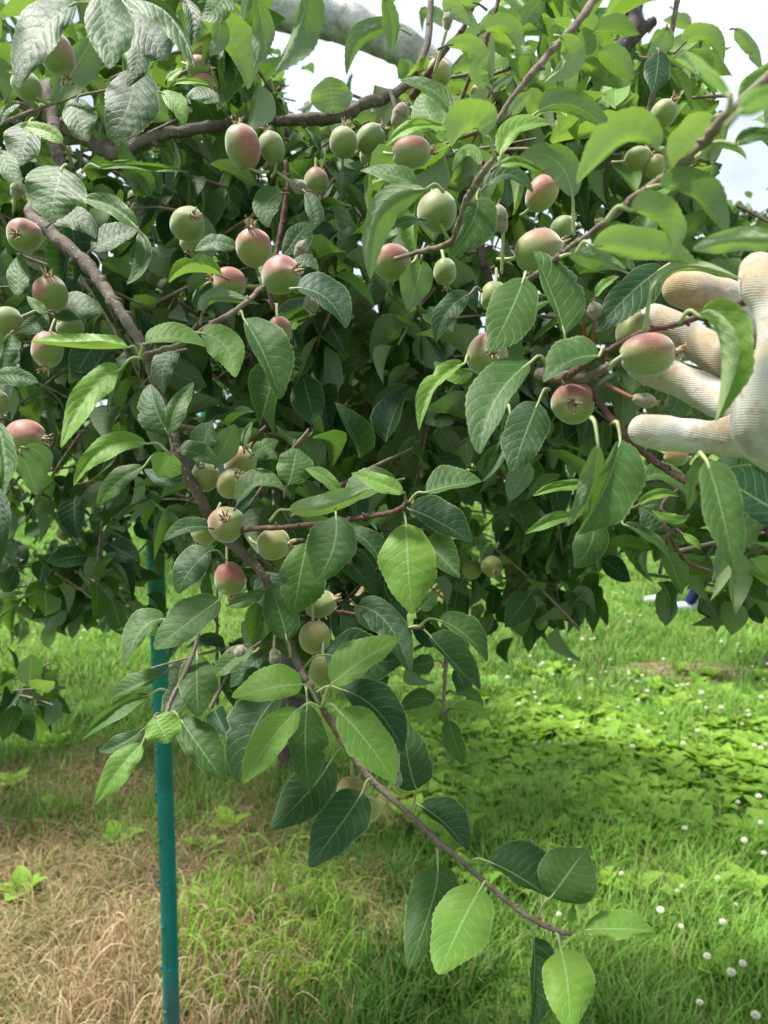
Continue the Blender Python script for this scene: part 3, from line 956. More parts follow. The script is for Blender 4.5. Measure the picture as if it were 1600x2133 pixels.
g = np.random.default_rng(77)
near_rects = [  # leaf tones carry painted shade deep inside and painted backlight near the top
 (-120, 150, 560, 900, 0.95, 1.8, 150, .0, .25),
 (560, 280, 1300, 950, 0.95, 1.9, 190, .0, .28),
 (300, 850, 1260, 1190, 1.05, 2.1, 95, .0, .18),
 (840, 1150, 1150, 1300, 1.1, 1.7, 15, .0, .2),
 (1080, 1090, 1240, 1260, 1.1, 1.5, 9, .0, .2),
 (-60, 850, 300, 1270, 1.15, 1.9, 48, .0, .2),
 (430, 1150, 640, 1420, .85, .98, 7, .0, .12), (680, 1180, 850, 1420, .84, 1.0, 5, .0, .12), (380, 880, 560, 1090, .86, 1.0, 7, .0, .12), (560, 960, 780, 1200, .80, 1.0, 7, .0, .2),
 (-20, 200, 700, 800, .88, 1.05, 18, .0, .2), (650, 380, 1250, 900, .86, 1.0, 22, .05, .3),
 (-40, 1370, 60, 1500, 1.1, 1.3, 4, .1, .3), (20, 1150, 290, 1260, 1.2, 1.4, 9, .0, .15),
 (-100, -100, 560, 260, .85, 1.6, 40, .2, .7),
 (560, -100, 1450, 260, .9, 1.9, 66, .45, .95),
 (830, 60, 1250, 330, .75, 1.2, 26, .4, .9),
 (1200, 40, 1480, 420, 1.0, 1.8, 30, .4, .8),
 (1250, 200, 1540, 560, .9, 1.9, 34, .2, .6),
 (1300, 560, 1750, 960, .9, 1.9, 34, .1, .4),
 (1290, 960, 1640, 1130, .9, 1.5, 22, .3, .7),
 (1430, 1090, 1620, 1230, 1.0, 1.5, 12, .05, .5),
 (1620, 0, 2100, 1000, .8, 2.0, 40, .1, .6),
 (-600, -100, -150, 900, 1.1, 2.0, 40, .0, .4),
 # unseen shoots added above the picture to shade the crown's inside and the ground
 (-300, -1900, 1700, -350, 1.7, 2.6, 50, .1, .5),
]
arr, tw = shoots(near_rects, g, gap=gap)
V, FF, UV, lc = build_foliage(arr, g)
offn = len(V)
rV = np.vstack([V] + rest_V); rU = np.vstack([UV] + rest_UV); rC = np.vstack([lc] + rest_lc)
rF = np.vstack([FF] + [f + offn for f in rest_F])
fol = add_mesh("foliage", rV, rF, M_LEAF, near_tree, np.array(near_tree.location), uv=rU, lc=rC)
fol['kind'] = 'stuff'
tws = []
tc_ = np.array([b for a, b, c_ in tw])
keep = thin([tc_, np.zeros((len(tw), 3)), tc_, np.zeros(len(tw)), np.arange(len(tw))], np.random.default_rng(5))[4]
tx_, ty_, _d = screen(tc_)
for k_ in keep:
    if ty_[k_] < 120 or (tx_[k_] > 1450 and ty_[k_] < 450): continue
    a, b, c_ = tw[k_]
    tws.append(tube(spline(np.array([a, b, c_]), 3), np.linspace(.0026, .0012, 7), 5, False))
v_, f_ = merge(tws + [p for p in pet_rest])
tg = add_mesh("twigs", v_, f_, M_TWIG, near_tree, np.array(near_tree.location))
tg['kind'] = 'stuff'

# ------------------------------------------------------------------ OTHER TREES OF THE ORCHARD
def orchard_tree(x, y, seed, label, low=0.75, h=2.9, rad=1.5, n=300, tone=(.0, .35), leafsize=.07, lod=0, group="orchard trees behind the nearest one"):
    g = np.random.default_rng(seed)
    root = empty("apple_tree", (x, y, 0)); WORLDLOC[root.name] = np.array([x, y, 0.0])
    tag(root, label, "apple tree", group)
    ctrl = np.array([(x, y, -.05, .07), (x + .02, y, .5, .055), (x - .03, y + .03, 1.1, .05), (x + .02, y, 1.9, .035), (x, y, h * .9, .015)])
    s_ = spline(ctrl, 5)
    parts = [tube(s_[:, :3], s_[:, 3], 10, True, .15, seed)]
    for k in range(9):
        a = g.uniform(0, 6.28); z0 = g.uniform(.8, h * .75); r_ = rad * g.uniform(.6, .95)
        e = np.array([x + math.cos(a) * r_, y + math.sin(a) * r_, z0 + g.uniform(-.1, .5)])
        st = np.array([x, y, z0])
        m_ = (st + e) / 2 + np.array([0, 0, .18])
        q = spline(np.array([st, m_, e]), 4)
        parts.append(tube(q, np.linspace(.024, .006, len(q)), 6))
    v_, f_ = merge(parts)
    add_mesh("trunk", v_, f_, M_DARKB, root, np.array([x, y, 0]))
    pos, td, nr, ln, wd, tn = [], [], [], [], [], []
    for _ in range(n):
        a = g.uniform(0, 6.28); q = g.uniform(.25, 1) ** .6
        z = g.uniform(low, h)
        f = (z - low) / (h - low)
        rr = rad * q * math.sqrt(max(1 - (f * 1.0) ** 2.5, .05)) * (0.75 + .35 * math.sin(a * 3 + seed))
        c = np.array([x + math.cos(a) * rr, y + math.sin(a) * rr, z])
        ax = g.normal(size=3); ax[2] -= .3; ax /= np.linalg.norm(ax)
        bt = g.uniform(*tone)
        for j in range(8):
            p = c + ax * g.uniform(-.12, .12)
            dr = g.normal(size=3); dr[2] -= .5; dr /= np.linalg.norm(dr)
            pos.append(p); td.append(dr); nr.append(np.array([0, 0, 1]) + g.normal(size=3) * .5)
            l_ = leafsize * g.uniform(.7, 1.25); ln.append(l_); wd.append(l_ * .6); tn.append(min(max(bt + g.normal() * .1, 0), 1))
    A_ = [np.array(q) for q in (pos, td, nr, ln, wd, tn)]
    V, FF, UV, lc = build_foliage(A_, g, lod)
    cr = add_mesh("crown", V, FF, M_FAR if lod else M_LEAF, root, np.array([x, y, 0]), uv=UV, lc=lc)
    return root


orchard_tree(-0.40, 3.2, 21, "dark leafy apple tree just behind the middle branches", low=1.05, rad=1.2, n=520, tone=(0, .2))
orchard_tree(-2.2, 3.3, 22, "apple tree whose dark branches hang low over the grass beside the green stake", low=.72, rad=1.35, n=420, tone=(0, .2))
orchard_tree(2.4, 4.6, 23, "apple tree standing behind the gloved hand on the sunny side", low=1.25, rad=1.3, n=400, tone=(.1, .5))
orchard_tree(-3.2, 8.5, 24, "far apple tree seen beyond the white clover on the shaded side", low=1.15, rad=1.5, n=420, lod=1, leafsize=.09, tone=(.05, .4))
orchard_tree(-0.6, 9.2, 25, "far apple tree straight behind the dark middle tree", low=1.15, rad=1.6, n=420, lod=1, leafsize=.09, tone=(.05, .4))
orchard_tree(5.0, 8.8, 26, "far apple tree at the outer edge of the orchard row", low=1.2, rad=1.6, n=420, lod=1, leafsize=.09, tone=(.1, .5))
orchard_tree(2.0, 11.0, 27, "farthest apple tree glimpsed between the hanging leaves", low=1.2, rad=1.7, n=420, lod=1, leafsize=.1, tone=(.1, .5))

# ------------------------------------------------------------------ APPLES
def apple(label, cx, cy, w, ratio=1.05, dx=0, dy=-1, tow=0.2, blush=.5, yel=.2, d=None, cat="apple", group=None, name="apple", stalk=None, side=None, seed=0):
    g = np.random.default_rng(500 + seed)
    if tow < -.6: dy, tow = 1.0, .12
    d = d or 54.7 / w
    ctr = P(cx, cy, d)
    ax = M3 @ np.array([dx, -dy, tow]); ax /= np.linalg.norm(ax)
    r0 = w * .5 * d / F
    hl = r0 * ratio * 1.04
    a = np.cross(ax, [.2, .1, 1.0]); a /= np.linalg.norm(a); b = np.cross(ax, a)
    nr_, ns = 22, 30
    flet = name == "fruitlet"
    V, C = [], []
    bd = np.array([0.0, 0, 1.0]) if side is None else M3 @ np.array([side[0], -side[1], .35])
    bd = bd / np.linalg.norm(bd)
    for i in range(nr_ + 1):
        th = math.pi * i / nr_
        z = -math.cos(th) * hl
        f = i / nr_
        r_ = math.sin(th) ** (0.92) * r0
        if f > .72: r_ *= 1 - .32 * ((f - .72) / .28) ** 1.3
        if flet and f < .5: r_ *= 0.86
        if f > .92: z -= hl * .05 * (f - .92) / .08
        if f < .10: z += hl * .10 * (1 - f / .10)
        for j in range(ns):
            an = 2 * math.pi * j / ns
            rib = 1 + .05 * math.cos(5 * an + seed) * max(0, f - .45) * 2 + .012 * math.sin(2 * an + seed)
            p = a * math.cos(an) * r_ * rib + b * math.sin(an) * r_ * rib + ax * z
            p = p * (1 + .03 * math.sin(3 * an + seed * 1.7 + f * 4) + .02 * math.cos(an + seed))
            V.append(ctr + p)
            n_ = p / (np.linalg.norm(p) + 1e-9)
            bl = blush * 1.25 * (0.5 + .75 * float(np.dot(n_, bd))) - .05
            C.append((min(max(bl, 0), 1), yel, max(0, (f - .78) / .22) ** 1.4 * .9))
    Fc = [(i * ns + j, i * ns + (j + 1) % ns, (i + 1) * ns + (j + 1) % ns, (i + 1) * ns + j) for i in range(nr_) for j in range(ns)]
    root = empty(name, ctr); WORLDLOC[root.name] = ctr
    tag(root, label, cat, group)
    add_mesh("flesh" if not flet else "body", np.array(V), Fc, M_FLET if flet else M_APPLE, root, ctr, lc=np.array(C), uv=np.array([(abs(2 * j / ns - 1), i / nr_) for i in range(nr_ + 1) for j in range(ns)]))
    # calyx: dried sepals and stamens
    parts = []
    tip = ctr + ax * hl * .90
    s = r0 * (.50 if not flet else .55)
    hl = hl * (1 + 0 * s)
    for k in range(7):
        an = k * 2 * math.pi / 7 + g.uniform(-.3, .3)
        o = a * math.cos(an) + b * math.sin(an)
        l_ = s * g.uniform(.7, 1.35)
        sg = g.uniform(-.2, .9)
        q = spline(np.array([tip + o * s * .25, tip + o * s * .55 + ax * l_ * .7, tip + o * (s * .5 + l_ * sg * .6) + ax * l_ * 1.1]), 4)
        parts.append(tube(q, np.linspace(s * .17, s * .05, len(q)), 5))
    parts.append(tube(np.array([tip - ax * s * .6, tip + ax * s * .25]), [s * .55, s * .42], 10))
    v_, f_ = merge(parts)
    add_mesh("calyx", v_, f_, M_CALYX, root, tip)
    # stalk
    st = ctr - ax * hl * .88
    if stalk is not None:
        e = P(stalk[0], stalk[1], d + .01)
    else:
        e = st - ax * r0 * .9 + np.array([0, .012, .006])
    q = spline(np.array([st, (st + e) / 2 - ax * r0 * .15, e]), 5)
    v_, f_ = tube(q, np.linspace(.0015, .0014, len(q)) * (1.0 if not flet else .9), 7)
    add_mesh("stalk", v_, f_, M_RSTALK if (flet and d < .52) else M_PET, root, st)
    return root


A_ = apple
SD = [0]


def ap(label, *a, **k):
    SD[0] += 1
    return apple(label, *a, seed=SD[0], **k)


ap("green apple under the big serrated leaf in the top corner, pinkish on one flank", 117, 113, 72, 1.15, .3, 1, -.3, .40, .1, .56, side=(1, -.3))
ap("small green apple with pale orange top, just below that serrated corner leaf", 55, 180, 56, 1.1, -.7, -.8, .0, .22, .25, .57)
ap("large egg-shaped apple right under the arching branch, green with a rosy flank", 505, 306, 72, 1.2, -.2, -1, .15, .72, .15, .74, side=(1, -.35), stalk=(560, 358))
ap("narrow plain green apple beside the egg-shaped rosy one", 567, 307, 52, 1.22, -.3, -1, .1, .10, .1, .76, stalk=(566, 370))
ap("dull pink apple hanging calyx-down under a dark leaf", 660, 379, 52, 1.1, .1, 1, .15, .62, .2, .82)
ap("round green apple tucked under the branch end, calyx upward", 717, 297, 58, 1.05, .12, -1, .35, .28, .2, .78)
ap("green apple touching the round one under the branch end, calyx to the side", 772, 290, 60, 1.05, .75, -.65, .2, .3, .2, .80)
ap("half hidden green apple beneath the touching pair at the branch end", 772, 326, 46, 1.0, -.1, .8, .4, .1, .2, .84)
ap("horizontal apple, pink above and green below, beneath the long yellow-green leaf", 858, 318, 64, 1.24, 1, -.05, .1, .85, .1, .62, stalk=(800, 318))
ap("large smooth green apple at the middle of the upper leaf cluster", 912, 440, 82, 1.06, -.1, -.8, -.5, .30, .0, .60, side=(-.9, -.5), stalk=(935, 500))
ap("crimson-topped apple facing sideways at the end of the thin grey twig", 817, 546, 74, 1.04, -.95, -.2, .25, .90, .2, .64, stalk=(870, 525))
ap("pear-shaped orange-pink apple behind the pale hanging leaves", 1128, 403, 62, 1.22, .6, -.8, .1, .72, .45, .66, side=(-.4, -.7))
ap("big tilted apple with peach-coloured top, resting above the twisted leaf", 1122, 524, 88, 1.12, .95, -.28, .05, .48, .2, .585, side=(.2, -1))
ap("small downy green apple between the peach-topped one and the twig", 1172, 474, 46, 1.1, .7, -.7, .1, .05, .15, .62)
ap("green apple hidden behind the olive underside of a hanging leaf", 927, 566, 48, 1.15, .1, 1, .0, .1, .1, .67, stalk=(920, 520))
ap("pale green apple peeking out beside the big glossy leaf", 1028, 618, 56, 1.1, -.2, .2, -.9, .1, .3, .69)
ap("blushed apple with its dark calyx facing the viewer, under the big glossy leaf", 1015, 738, 88, 1.0, .08, .1, 1, .62, .2, .59)
ap("shiny orange-red apple with a long brown calyx, nearest below the spur", 1195, 838, 90, 1.0, -.28, .22, .95, .88, .35, .50)
ap("large pink and green apple lying against the glove fingers", 1348, 738, 90, 1.18, 1, -.04, .12, .62, .05, .46, side=(0, -1), stalk=(1270, 770))
ap("yellow-green apple squeezed between the glove and the larger pink one", 1322, 692, 76, 1.0, -.3, -.2, -.9, .3, .5, .50)
ap("dull olive apple alone in the shade, calyx half turned", 390, 467, 70, 1.03, .55, -.1, .8, .25, .3, .78)
ap("shaded apple mostly hidden below the dull olive one", 397, 506, 44, 1.0, 0, .8, .4, .1, .3, .84)
ap("pink-shouldered apple topmost of the central trio, calyx pointing up", 528, 515, 75, 1.03, -.02, -.8, .62, .82, .35, .69)
ap("largest bright crimson apple of the central trio, a dry petal on its calyx", 586, 573, 79, 1.04, .75, -.05, .62, 1.0, .15, .655, stalk=(560, 600))
ap("smallest crimson apple of the central trio, calyx pointing outward", 478, 590, 65, 1.04, -.95, -.12, .25, 1.0, .25, .69, stalk=(545, 594))
ap("dusky red apple half hidden behind the glossy folded leaf", 583, 688, 50, 1.1, .2, .9, .1, .95, .1, .72)
ap("pink-topped apple beside the bark of the thick hanging branch", 50, 490, 68, 1.02, .05, .28, .9, .90, .2, .72)
ap("apple with a rosy shoulder and crown-like calyx above a small curled leaf", 105, 611, 70, 1.02, .12, -.75, .55, .75, .15, .72, side=(-.8, -.6))
ap("plain lime green apple cut by the frame edge under the dark leaves", 13, 670, 60, 1.05, -.6, .3, .3, .05, .2, .77)
ap("dull pinkish apple hanging calyx-down behind the long flat yellow leaf", 99, 728, 64, 1.16, -.08, 1, .15, .62, .25, .75, side=(-.5, -.5))
ap("dark green apple in shade between rosy ones near the frame edge", 146, 684, 54, 1.0, .4, .3, -.6, .05, .15, .80)
ap("deep pink apple pointing sideways above two pale leaf undersides", 54, 910, 70, 1.12, .97, .14, .1, .95, .3, .68)
ap("little green apple sliced by the frame edge above the pink pointed one", -4, 838, 42, 1.2, .0, -.8, .2, .05, .2, .74)
ap("yellow-green apple with star-shaped calyx in the cluster of three", 427, 993, 60, 1.0, -.08, -.62, .72, .08, .55, .72)
ap("upper apple of the cluster of three, faint blush and upright calyx", 500, 963, 66, 1.02, .4, -.92, .25, .50, .5, .735, side=(-.7, -.6))
ap("lower apple of the cluster of three with rusty brown calyx", 483, 1007, 63, 1.02, .5, -.45, .7, .35, .45, .70, side=(-.5, -.8))
ap("round pinkish green apple facing the viewer below the cluster of three", 472, 1092, 76, .98, .12, -.3, .9, .48, .35, .68, side=(-.9, -.5))
ap("orange-brown apple behind the round one facing the viewer", 428, 1107, 56, 1.0, -.4, .7, .1, .42, .6, .745)
ap("golden green apple below the purplish sideways twig", 571, 1135, 68, 1.0, .98, -.05, .3, .32, .65, .72)
ap("dusty rose apple hanging down with whitish ragged calyx", 478, 1207, 63, 1.1, .2, 1, .2, .85, .4, .72)
ap("yellowish apple with an orange patch, under the wavy dark leaf", 655, 1328, 67, 1.0, .1, .2, -.9, .30, .75, .72, side=(-.2, -.9))
ap("pale olive apple just above the star of light green leaves", 676, 1398, 62, 1.0, .1, .1, -.9, .15, .6, .70)
ap("shaded green apple hidden behind the large hanging blue-green leaf", 668, 1258, 56, 1.15, 1, -.35, .1, .05, .35, .74)
ap("orange-tan apple peeking above the lowest dark leaf", 732, 1650, 62, 1.0, .0, .2, -.9, .40, .75, .71)
ap("pale green apple behind the lowest dark leaf, under the orange-tan one", 768, 1686, 50, 1.1, .1, .5, -.6, .15, .6, .74)
ap("pink apple between top leaves, calyx aside, lower of two close together", 414, 140, 44, 1.15, .9, .25, .1, .85, .2, .86)
ap("pink apple top partly hidden behind another near the top edge", 424, 112, 42, 1.1, .9, .2, -.2, 1.0, .2, .90)
ap("dark pink elongated apple lying under the bright yellow leaf tips", 426, 172, 36, 1.3, .9, .5, .1, .95, .2, .86)
ap("peach-coloured apple in front of the pale grey limb", 915, 150, 50, 1.15, -.2, -.9, -.2, .60, .6, .78)
ap("pink apple behind the upright pale leaf near the limb", 1003, 193, 46, 1.1, .2, -.5, -.5, .80, .2, .82)
ap("small pink apple with starry calyx beside the grey downy fruitlet", 888, 224, 36, 1.15, -.9, -.3, .2, .95, .2, .86)
ap("olive apple in shade under the big blurred leaf", 1328, 330, 48, 1.05, .7, -.1, .2, .12, .4, .8)
ap("tan-sided apple beside the olive one under the big blurred leaf", 1364, 346, 46, 1.0, .3, .4, -.4, .42, .6, .8)
ap("downy olive apple above the big blurred leaf", 1382, 236, 52, 1.1, .3, -.4, .4, .25, .4, .76)
ap("small pink and green apple against the pale sky", 1406, 126, 24, 1.2, .2, .8, .0, .75, .2, 1.35)
ap("tiny dark apple on a thin twig against the sky", 1434, 148, 18, 1.2, .2, -.8, .0, .3, .2, 1.4)
ap("pink apple peeking out below the lowest glove finger", 1408, 950, 42, 1.15, .9, .2, .0, .85, .3, .80)
ap("small upright green apple alone among the dim inner leaves", 649, 885, 32, 1.15, -.1, -1, .3, .05, .35, 1.15)
ap("pale green apple in the dark foliage above the grass gap", 1024, 1180, 44, 1.05, .1, .2, .5, .08, .55, 1.15)
ap("dim green apple touching the pale one in the dark foliage", 984, 1186, 40, 1.0, -.4, .3, -.3, .05, .3, 1.18)
ap("small green apple hanging beside the vertical dark inner twig", 797, 712, 32, 1.2, .0, 1, -.2, .05, .3, .98)
ap("green apple behind the vertical dark inner twig, higher up", 808, 640, 34, 1.25, .1, 1, -.2, .05, .2, .98)
ap("small olive apple in shade near the thin bare inner branch", 843, 776, 34, 1.05, .0, .5, .3, .08, .4, 1.05)
ap("faintly pink apple deep behind the thick hanging branch", 320, 577, 32, 1.0, -.2, -.3, .3, .70, .5, 1.2)
ap("little orange apple deep in the leaves beside the hanging branch", 291, 642, 26, 1.0, .1, .3, .3, .45, .8, 1.2)
ap("yellowish blurred apple low in the dark foliage by the stake", 131, 1112, 26, 1.0, .2, .3, .2, .1, .8, 1.5)
ap("small shaded apple in front of the green stake", 316, 1038, 32, 1.0, .2, .2, .2, .08, .6, 1.2)
ap("dark green apple at the lowest edge of the shaded foliage", 1128, 1298, 26, 1.1, .1, .9, .0, .05, .2, 1.3)
fl = dict(cat="fruitlet", name="fruitlet")
ap("downy grey-green fruitlet on a knobbly spur beside the arching branch", 833, 240, 36, 1.35, .42, -.85, .2, 0, 0, .70, stalk=(818, 285), **fl)
ap("slender dark fruitlet standing upright on a long stalk", 932, 44, 22, 1.7, .08, -1, .0, 0, 0, .62, stalk=(905, 150), **fl)
ap("withered fruitlet beneath the narrow green apple", 622, 388, 30, 1.3, .85, .55, .1, 0, 0, .76, stalk=(572, 355), **fl)
ap("woolly fruitlet pointing up beside a dark leaf", 626, 520, 25, 1.6, .45, -.9, .1, 0, 0, .68, stalk=(612, 548), **fl)
ap("brown-tipped fruitlet hanging from a pink stalk below the crimson trio", 648, 632, 34, 1.15, .15, 1, .3, 0, 0, .66, stalk=(612, 607), **fl)
ap("round downy fruitlet with a rusty tip among the lower leaves", 504, 1361, 36, 1.05, -.95, -.15, .25, 0, 0, .70, stalk=(540, 1350), **fl)
ap("grey fruitlet at the right of a joined pair on a red stalk", 1240, 648, 30, 1.25, -.25, -1, .15, 0, 0, .485, stalk=(1228, 730), **fl)
ap("grey fruitlet at the left of a joined pair on a red stalk", 1214, 660, 27, 1.2, -.1, -1, .15, 0, 0, .495, stalk=(1227, 735), **fl)
ap("purplish fruitlet lying between two glove fingers, rusty tip", 1342, 834, 31, 1.6, .96, .2, .1, 0, 0, .46, stalk=(1262, 800), **fl)
ap("tall brownish fruitlet with a pinched neck above the crossing twigs", 1042, 456, 34, 1.7, -.25, -1, .1, 0, 0, .58, stalk=(1045, 570), **fl)
ap("small olive fruitlet above the pink-topped apple near the frame edge", 36, 396, 30, 1.2, .35, -.8, .2, 0, 0, .68, stalk=(28, 440), **fl)
ap("pale withered fruitlet behind the star of light leaves", 573, 1370, 26, 1.5, .15, .9, .2, 0, 0, .71, **fl)
ap("pale fruitlet on the drooping twig behind a light leaf tip", 828, 1622, 22, 1.5, -.1, .9, .1, 0, 0, .67, **fl)

# deep background apples: look alike
for (x, y, w, d) in [(280, 410, 26, 1.5), (455, 345, 24, 1.5), (690, 510, 22, 1.6), (95, 840, 30, 1.3), (510, 830, 22, 1.7), (470, 860, 22, 1.7), (560, 700, 22, 1.7), (1060, 250, 26, 1.4), (1120, 905, 24, 1.5), (30, 1030, 26, 1.5), (770, 690, 20, 1.6), (640, 760, 20, 1.6), (1200, 960, 22, 1.5), (960, 860, 22, 1.6), (235, 1248, 20, 1.8)]:
    ap("tiny dim green apple blurred deep inside the foliage", x, y, w, 1.05, random.uniform(-1, 1), random.uniform(-1, 1), .3, .12, .35, d, group="tiny apples deep in the foliage")

# ------------------------------------------------------------------ GROUND
t = NT("meadow_soil")
tc = t.node('TexCoord'); o = tc.outputs['Object']
sx = t.node('SeparateXYZ'); t.l.new(o, sx.inputs[0])
n1 = t.noise(o, 1.3, 5, .6); n2 = t.noise(o, 24, 4, .65)
gcol = t.mix(t.ramp(n2, .3, .7), (0.035, 0.085, 0.014), (0.17, 0.27, 0.055))
soil = t.mix(t.ramp(n2, .35, .65), (0.065, 0.050, 0.032), (0.30, 0.24, 0.13))
# herbicide strip along the tree row (left of the view)
e1 = t.math('ADD', t.math('POWER', t.math('DIVIDE', t.math('ADD', sx.outputs[0], 1.05), 1.05), 2.0), t.math('POWER', t.math('DIVIDE', t.math('SUBTRACT', sx.outputs[1], 2.1), 1.75), 2.0))
msk = t.math('ADD', t.math('SUBTRACT', 1.0, e1), t.math('MULTIPLY_ADD', n1, 1.6, -.8))
msk = t.ramp(msk, -.05, .35)
patch = t.ramp(t.noise(o, .8, 4, .6), .62, .70)
msk = t.math('MAXIMUM', msk, t.math('MULTIPLY', patch, .8))
for bx_, by_, rx_, ry_ in [(*G(1425, 1400)[:2], .48, .24), (*G(1420, 1600)[:2], .22, .16), (*G(850, 1700)[:2], .18, .12), (*G(740, 1240)[:2], 1.2, .9)]:
    e_ = t.math('ADD', t.math('POWER', t.math('DIVIDE', t.math('SUBTRACT', sx.outputs[0], bx_), rx_), 2.0), t.math('POWER', t.math('DIVIDE', t.math('SUBTRACT', sx.outputs[1], by_), ry_), 2.0))
    msk = t.math('MAXIMUM', msk, t.ramp(t.math('ADD', t.math('SUBTRACT', 1.0, e_), t.math('MULTIPLY_ADD', n2, 1.0, -.5)), 0, .5))
col = t.mix(msk, gcol, soil)
M_GROUND = t.surf(t.bsdf(col, .95, .1, t.bump(t.noise(o, 90, 5, .7), .8, .02)))
gx = np.array([-160, -30, -8, -4, 0, 4, 8, 30, 160.0]); gy = np.array([-30, -4, 0, 3, 6, 12, 30, 90, 300.0])
GV = np.array([(x, y, 0) for y in gy for x in gx]); nx = len(gx)
GF = np.array([(j * nx + i, j * nx + i + 1, (j + 1) * nx + i + 1, (j + 1) * nx + i) for j in range(len(gy) - 1) for i in range(nx - 1)])
tag(add_mesh("ground", GV, GF, M_GROUND, None, (0, 0, 0)), "grassy orchard floor with a bare straw-covered strip", "ground", kind="structure")


def vnoise(x, y, s, seed):
    """cheap smooth value noise"""
    r_ = np.random.default_rng(seed).random((64, 64))
    X, Y = x * s + 1000, y * s + 1000
    xi, yi = np.floor(X).astype(int), np.floor(Y).astype(int)
    fx, fy = X - xi, Y - yi
    fx = fx * fx * (3 - 2 * fx); fy = fy * fy * (3 - 2 * fy)
    a = r_[xi % 64, yi % 64]; b = r_[(xi + 1) % 64, yi % 64]; c = r_[xi % 64, (yi + 1) % 64]; d = r_[(xi + 1) % 64, (yi + 1) % 64]
    return (a * (1 - fx) + b * fx) * (1 - fy) + (c * (1 - fx) + d * fx) * fy


BARE = [(*G(1425, 1400)[:2], .48, .24), (*G(1420, 1600)[:2], .22, .16), (*G(1400, 1860)[:2], .10, .06), (*G(1500, 1740)[:2], .10, .07), (*G(850, 1700)[:2], .18, .12), (*G(740, 1240)[:2], 1.2, .9)]


def dryness(x, y):
    b = np.full(np.shape(x), -9.0)
    for bx_, by_, rx_, ry_ in BARE:
        b = np.maximum(b, 1.0 + 1.6 * (vnoise(x, y, 9, 31) - .5) + .8 * (vnoise(x, y, 22, 32) - .5) - ((x - bx_) / rx_) ** 2 - ((y - by_) / ry_) ** 2)
    return np.maximum(b, dryness0(x, y))


def dryness0(x, y):
    e = ((x + 1.05) / 1.05) ** 2 + ((y - 2.05) / 1.5) ** 2
    n = vnoise(x, y, 2.2, 3) * .6 + vnoise(x, y, 6, 4) * .4
    return 1 - e + (n - .5) * 1.8


def blades(n, x0, x1, y0, y1, hmin, hmax, wid, seed, mode):
    g = np.random.default_rng(seed)
    y = y0 + (y1 - y0) * g.random(n) ** 1.35
    # keep to the view wedge plus a margin
    x = (g.random(n) * 2 - 1) * (0.60 * y + 0.45) + 0.0
    k = (x > x0) & (x < x1)
    x, y = x[k], y[k]
    dr = dryness(x, y)
    clump = vnoise(x, y, 5, 9)
    if mode == 'green':
        k = (dr < g.random(len(x)) * .7 - .05) & (g.random(len(x)) < .35 + .9 * clump)
    else:
        k = dr > g.random(len(x)) * .9 - .35
    x, y, clump, dr = x[k], y[k], clump[k], dr[k]
    n = len(x)
    h = (hmin + (hmax - hmin) * g.random(n)) * (.55 + .9 * clump)
    an = g.random(n) * 6.283
    lean = (.25 + g.random(n) * .9) if mode == 'green' else (.7 + g.random(n) * 1.5)
    dv = np.stack([np.cos(an), np.sin(an)], 1)
    w = wid * (.6 + .8 * g.random(n)) * (1 + .12 * np.maximum(y - 4, 0))
    base = np.stack([x, y, np.zeros(n)], 1)
    pn = np.stack([-dv[:, 1], dv[:, 0], np.zeros(n)], 1)
    rows = []
    curl = 1.0 if mode == 'green' else 1.6
    for f, wf in ((0, 1), (.35, .95), (.7, .65), (1, .06)):
        out = lean * h * (f ** 1.8) * .8
        z = h * (f - .30 * curl * lean * .6 * f ** 3)
        c = base + np.stack([dv[:, 0] * out, dv[:, 1] * out, np.maximum(z, .004 + 0 * z)], 1)
        rows.append(c - pn * (w * wf * .5)[:, None]); rows.append(c + pn * (w * wf * .5)[:, None])
    V = np.stack(rows, 1).reshape(-1, 3)
    q = np.array([(0, 1, 3, 2), (2, 3, 5, 4), (4, 5, 7, 6)])
    FF = (q[None] + (np.arange(n) * 8)[:, None, None]).reshape(-1, 4)
    r_ = g.random(n)[:, None]; r2 = g.random(n)[:, None]
    if mode == 'green':
        c1, c2 = np.array([.035, .105, .016]), np.array([.235, .42, .075])
        big = vnoise(x, y, 1.1, 12)[:, None]
        pale_mix = np.clip(r_ * .6 + big * .7 - .1, 0, 1)  # dark to pale green, random per blade and in soft patches
        col = c1 * (1 - pale_mix) + c2 * pale_mix
        col = np.where(r2 > .93, np.array([.40, .32, .16]) * (.5 + .5 * r_), col)
    else:
        col = np.array([.15, .105, .045]) * (1 - r_) + np.array([.55, .42, .22]) * r_
        col = np.where(r2 > .80, np.array([.09, .19, .03]), col)
    lc = np.repeat(col, 8, axis=0)
    return V, FF, lc


for nm, args, lab in (
    ("grass", (110000, -3, 3, 1.35, 4.2, .035, .115, .0042, 101, 'green'), "fresh green grass with fine arching blades"),
    ("grass", (120000, -9, 9, 3.8, 15.0, .04, .10, .007, 102, 'green'), "bright mown grass stretching away under the trees"),
    ("dry_grass", (80000, -3.2, 1.2, 1.3, 4.4, .04, .11, .0026, 103, 'dry'), "withered straw-coloured grass on the bare strip"),
):
    V, FF, lc = blades(*args)
    tag(add_mesh(nm, V, FF, M_GRASS, None, (0, 0, 0), smooth=False, lc=lc), lab, "grass", kind="stuff")

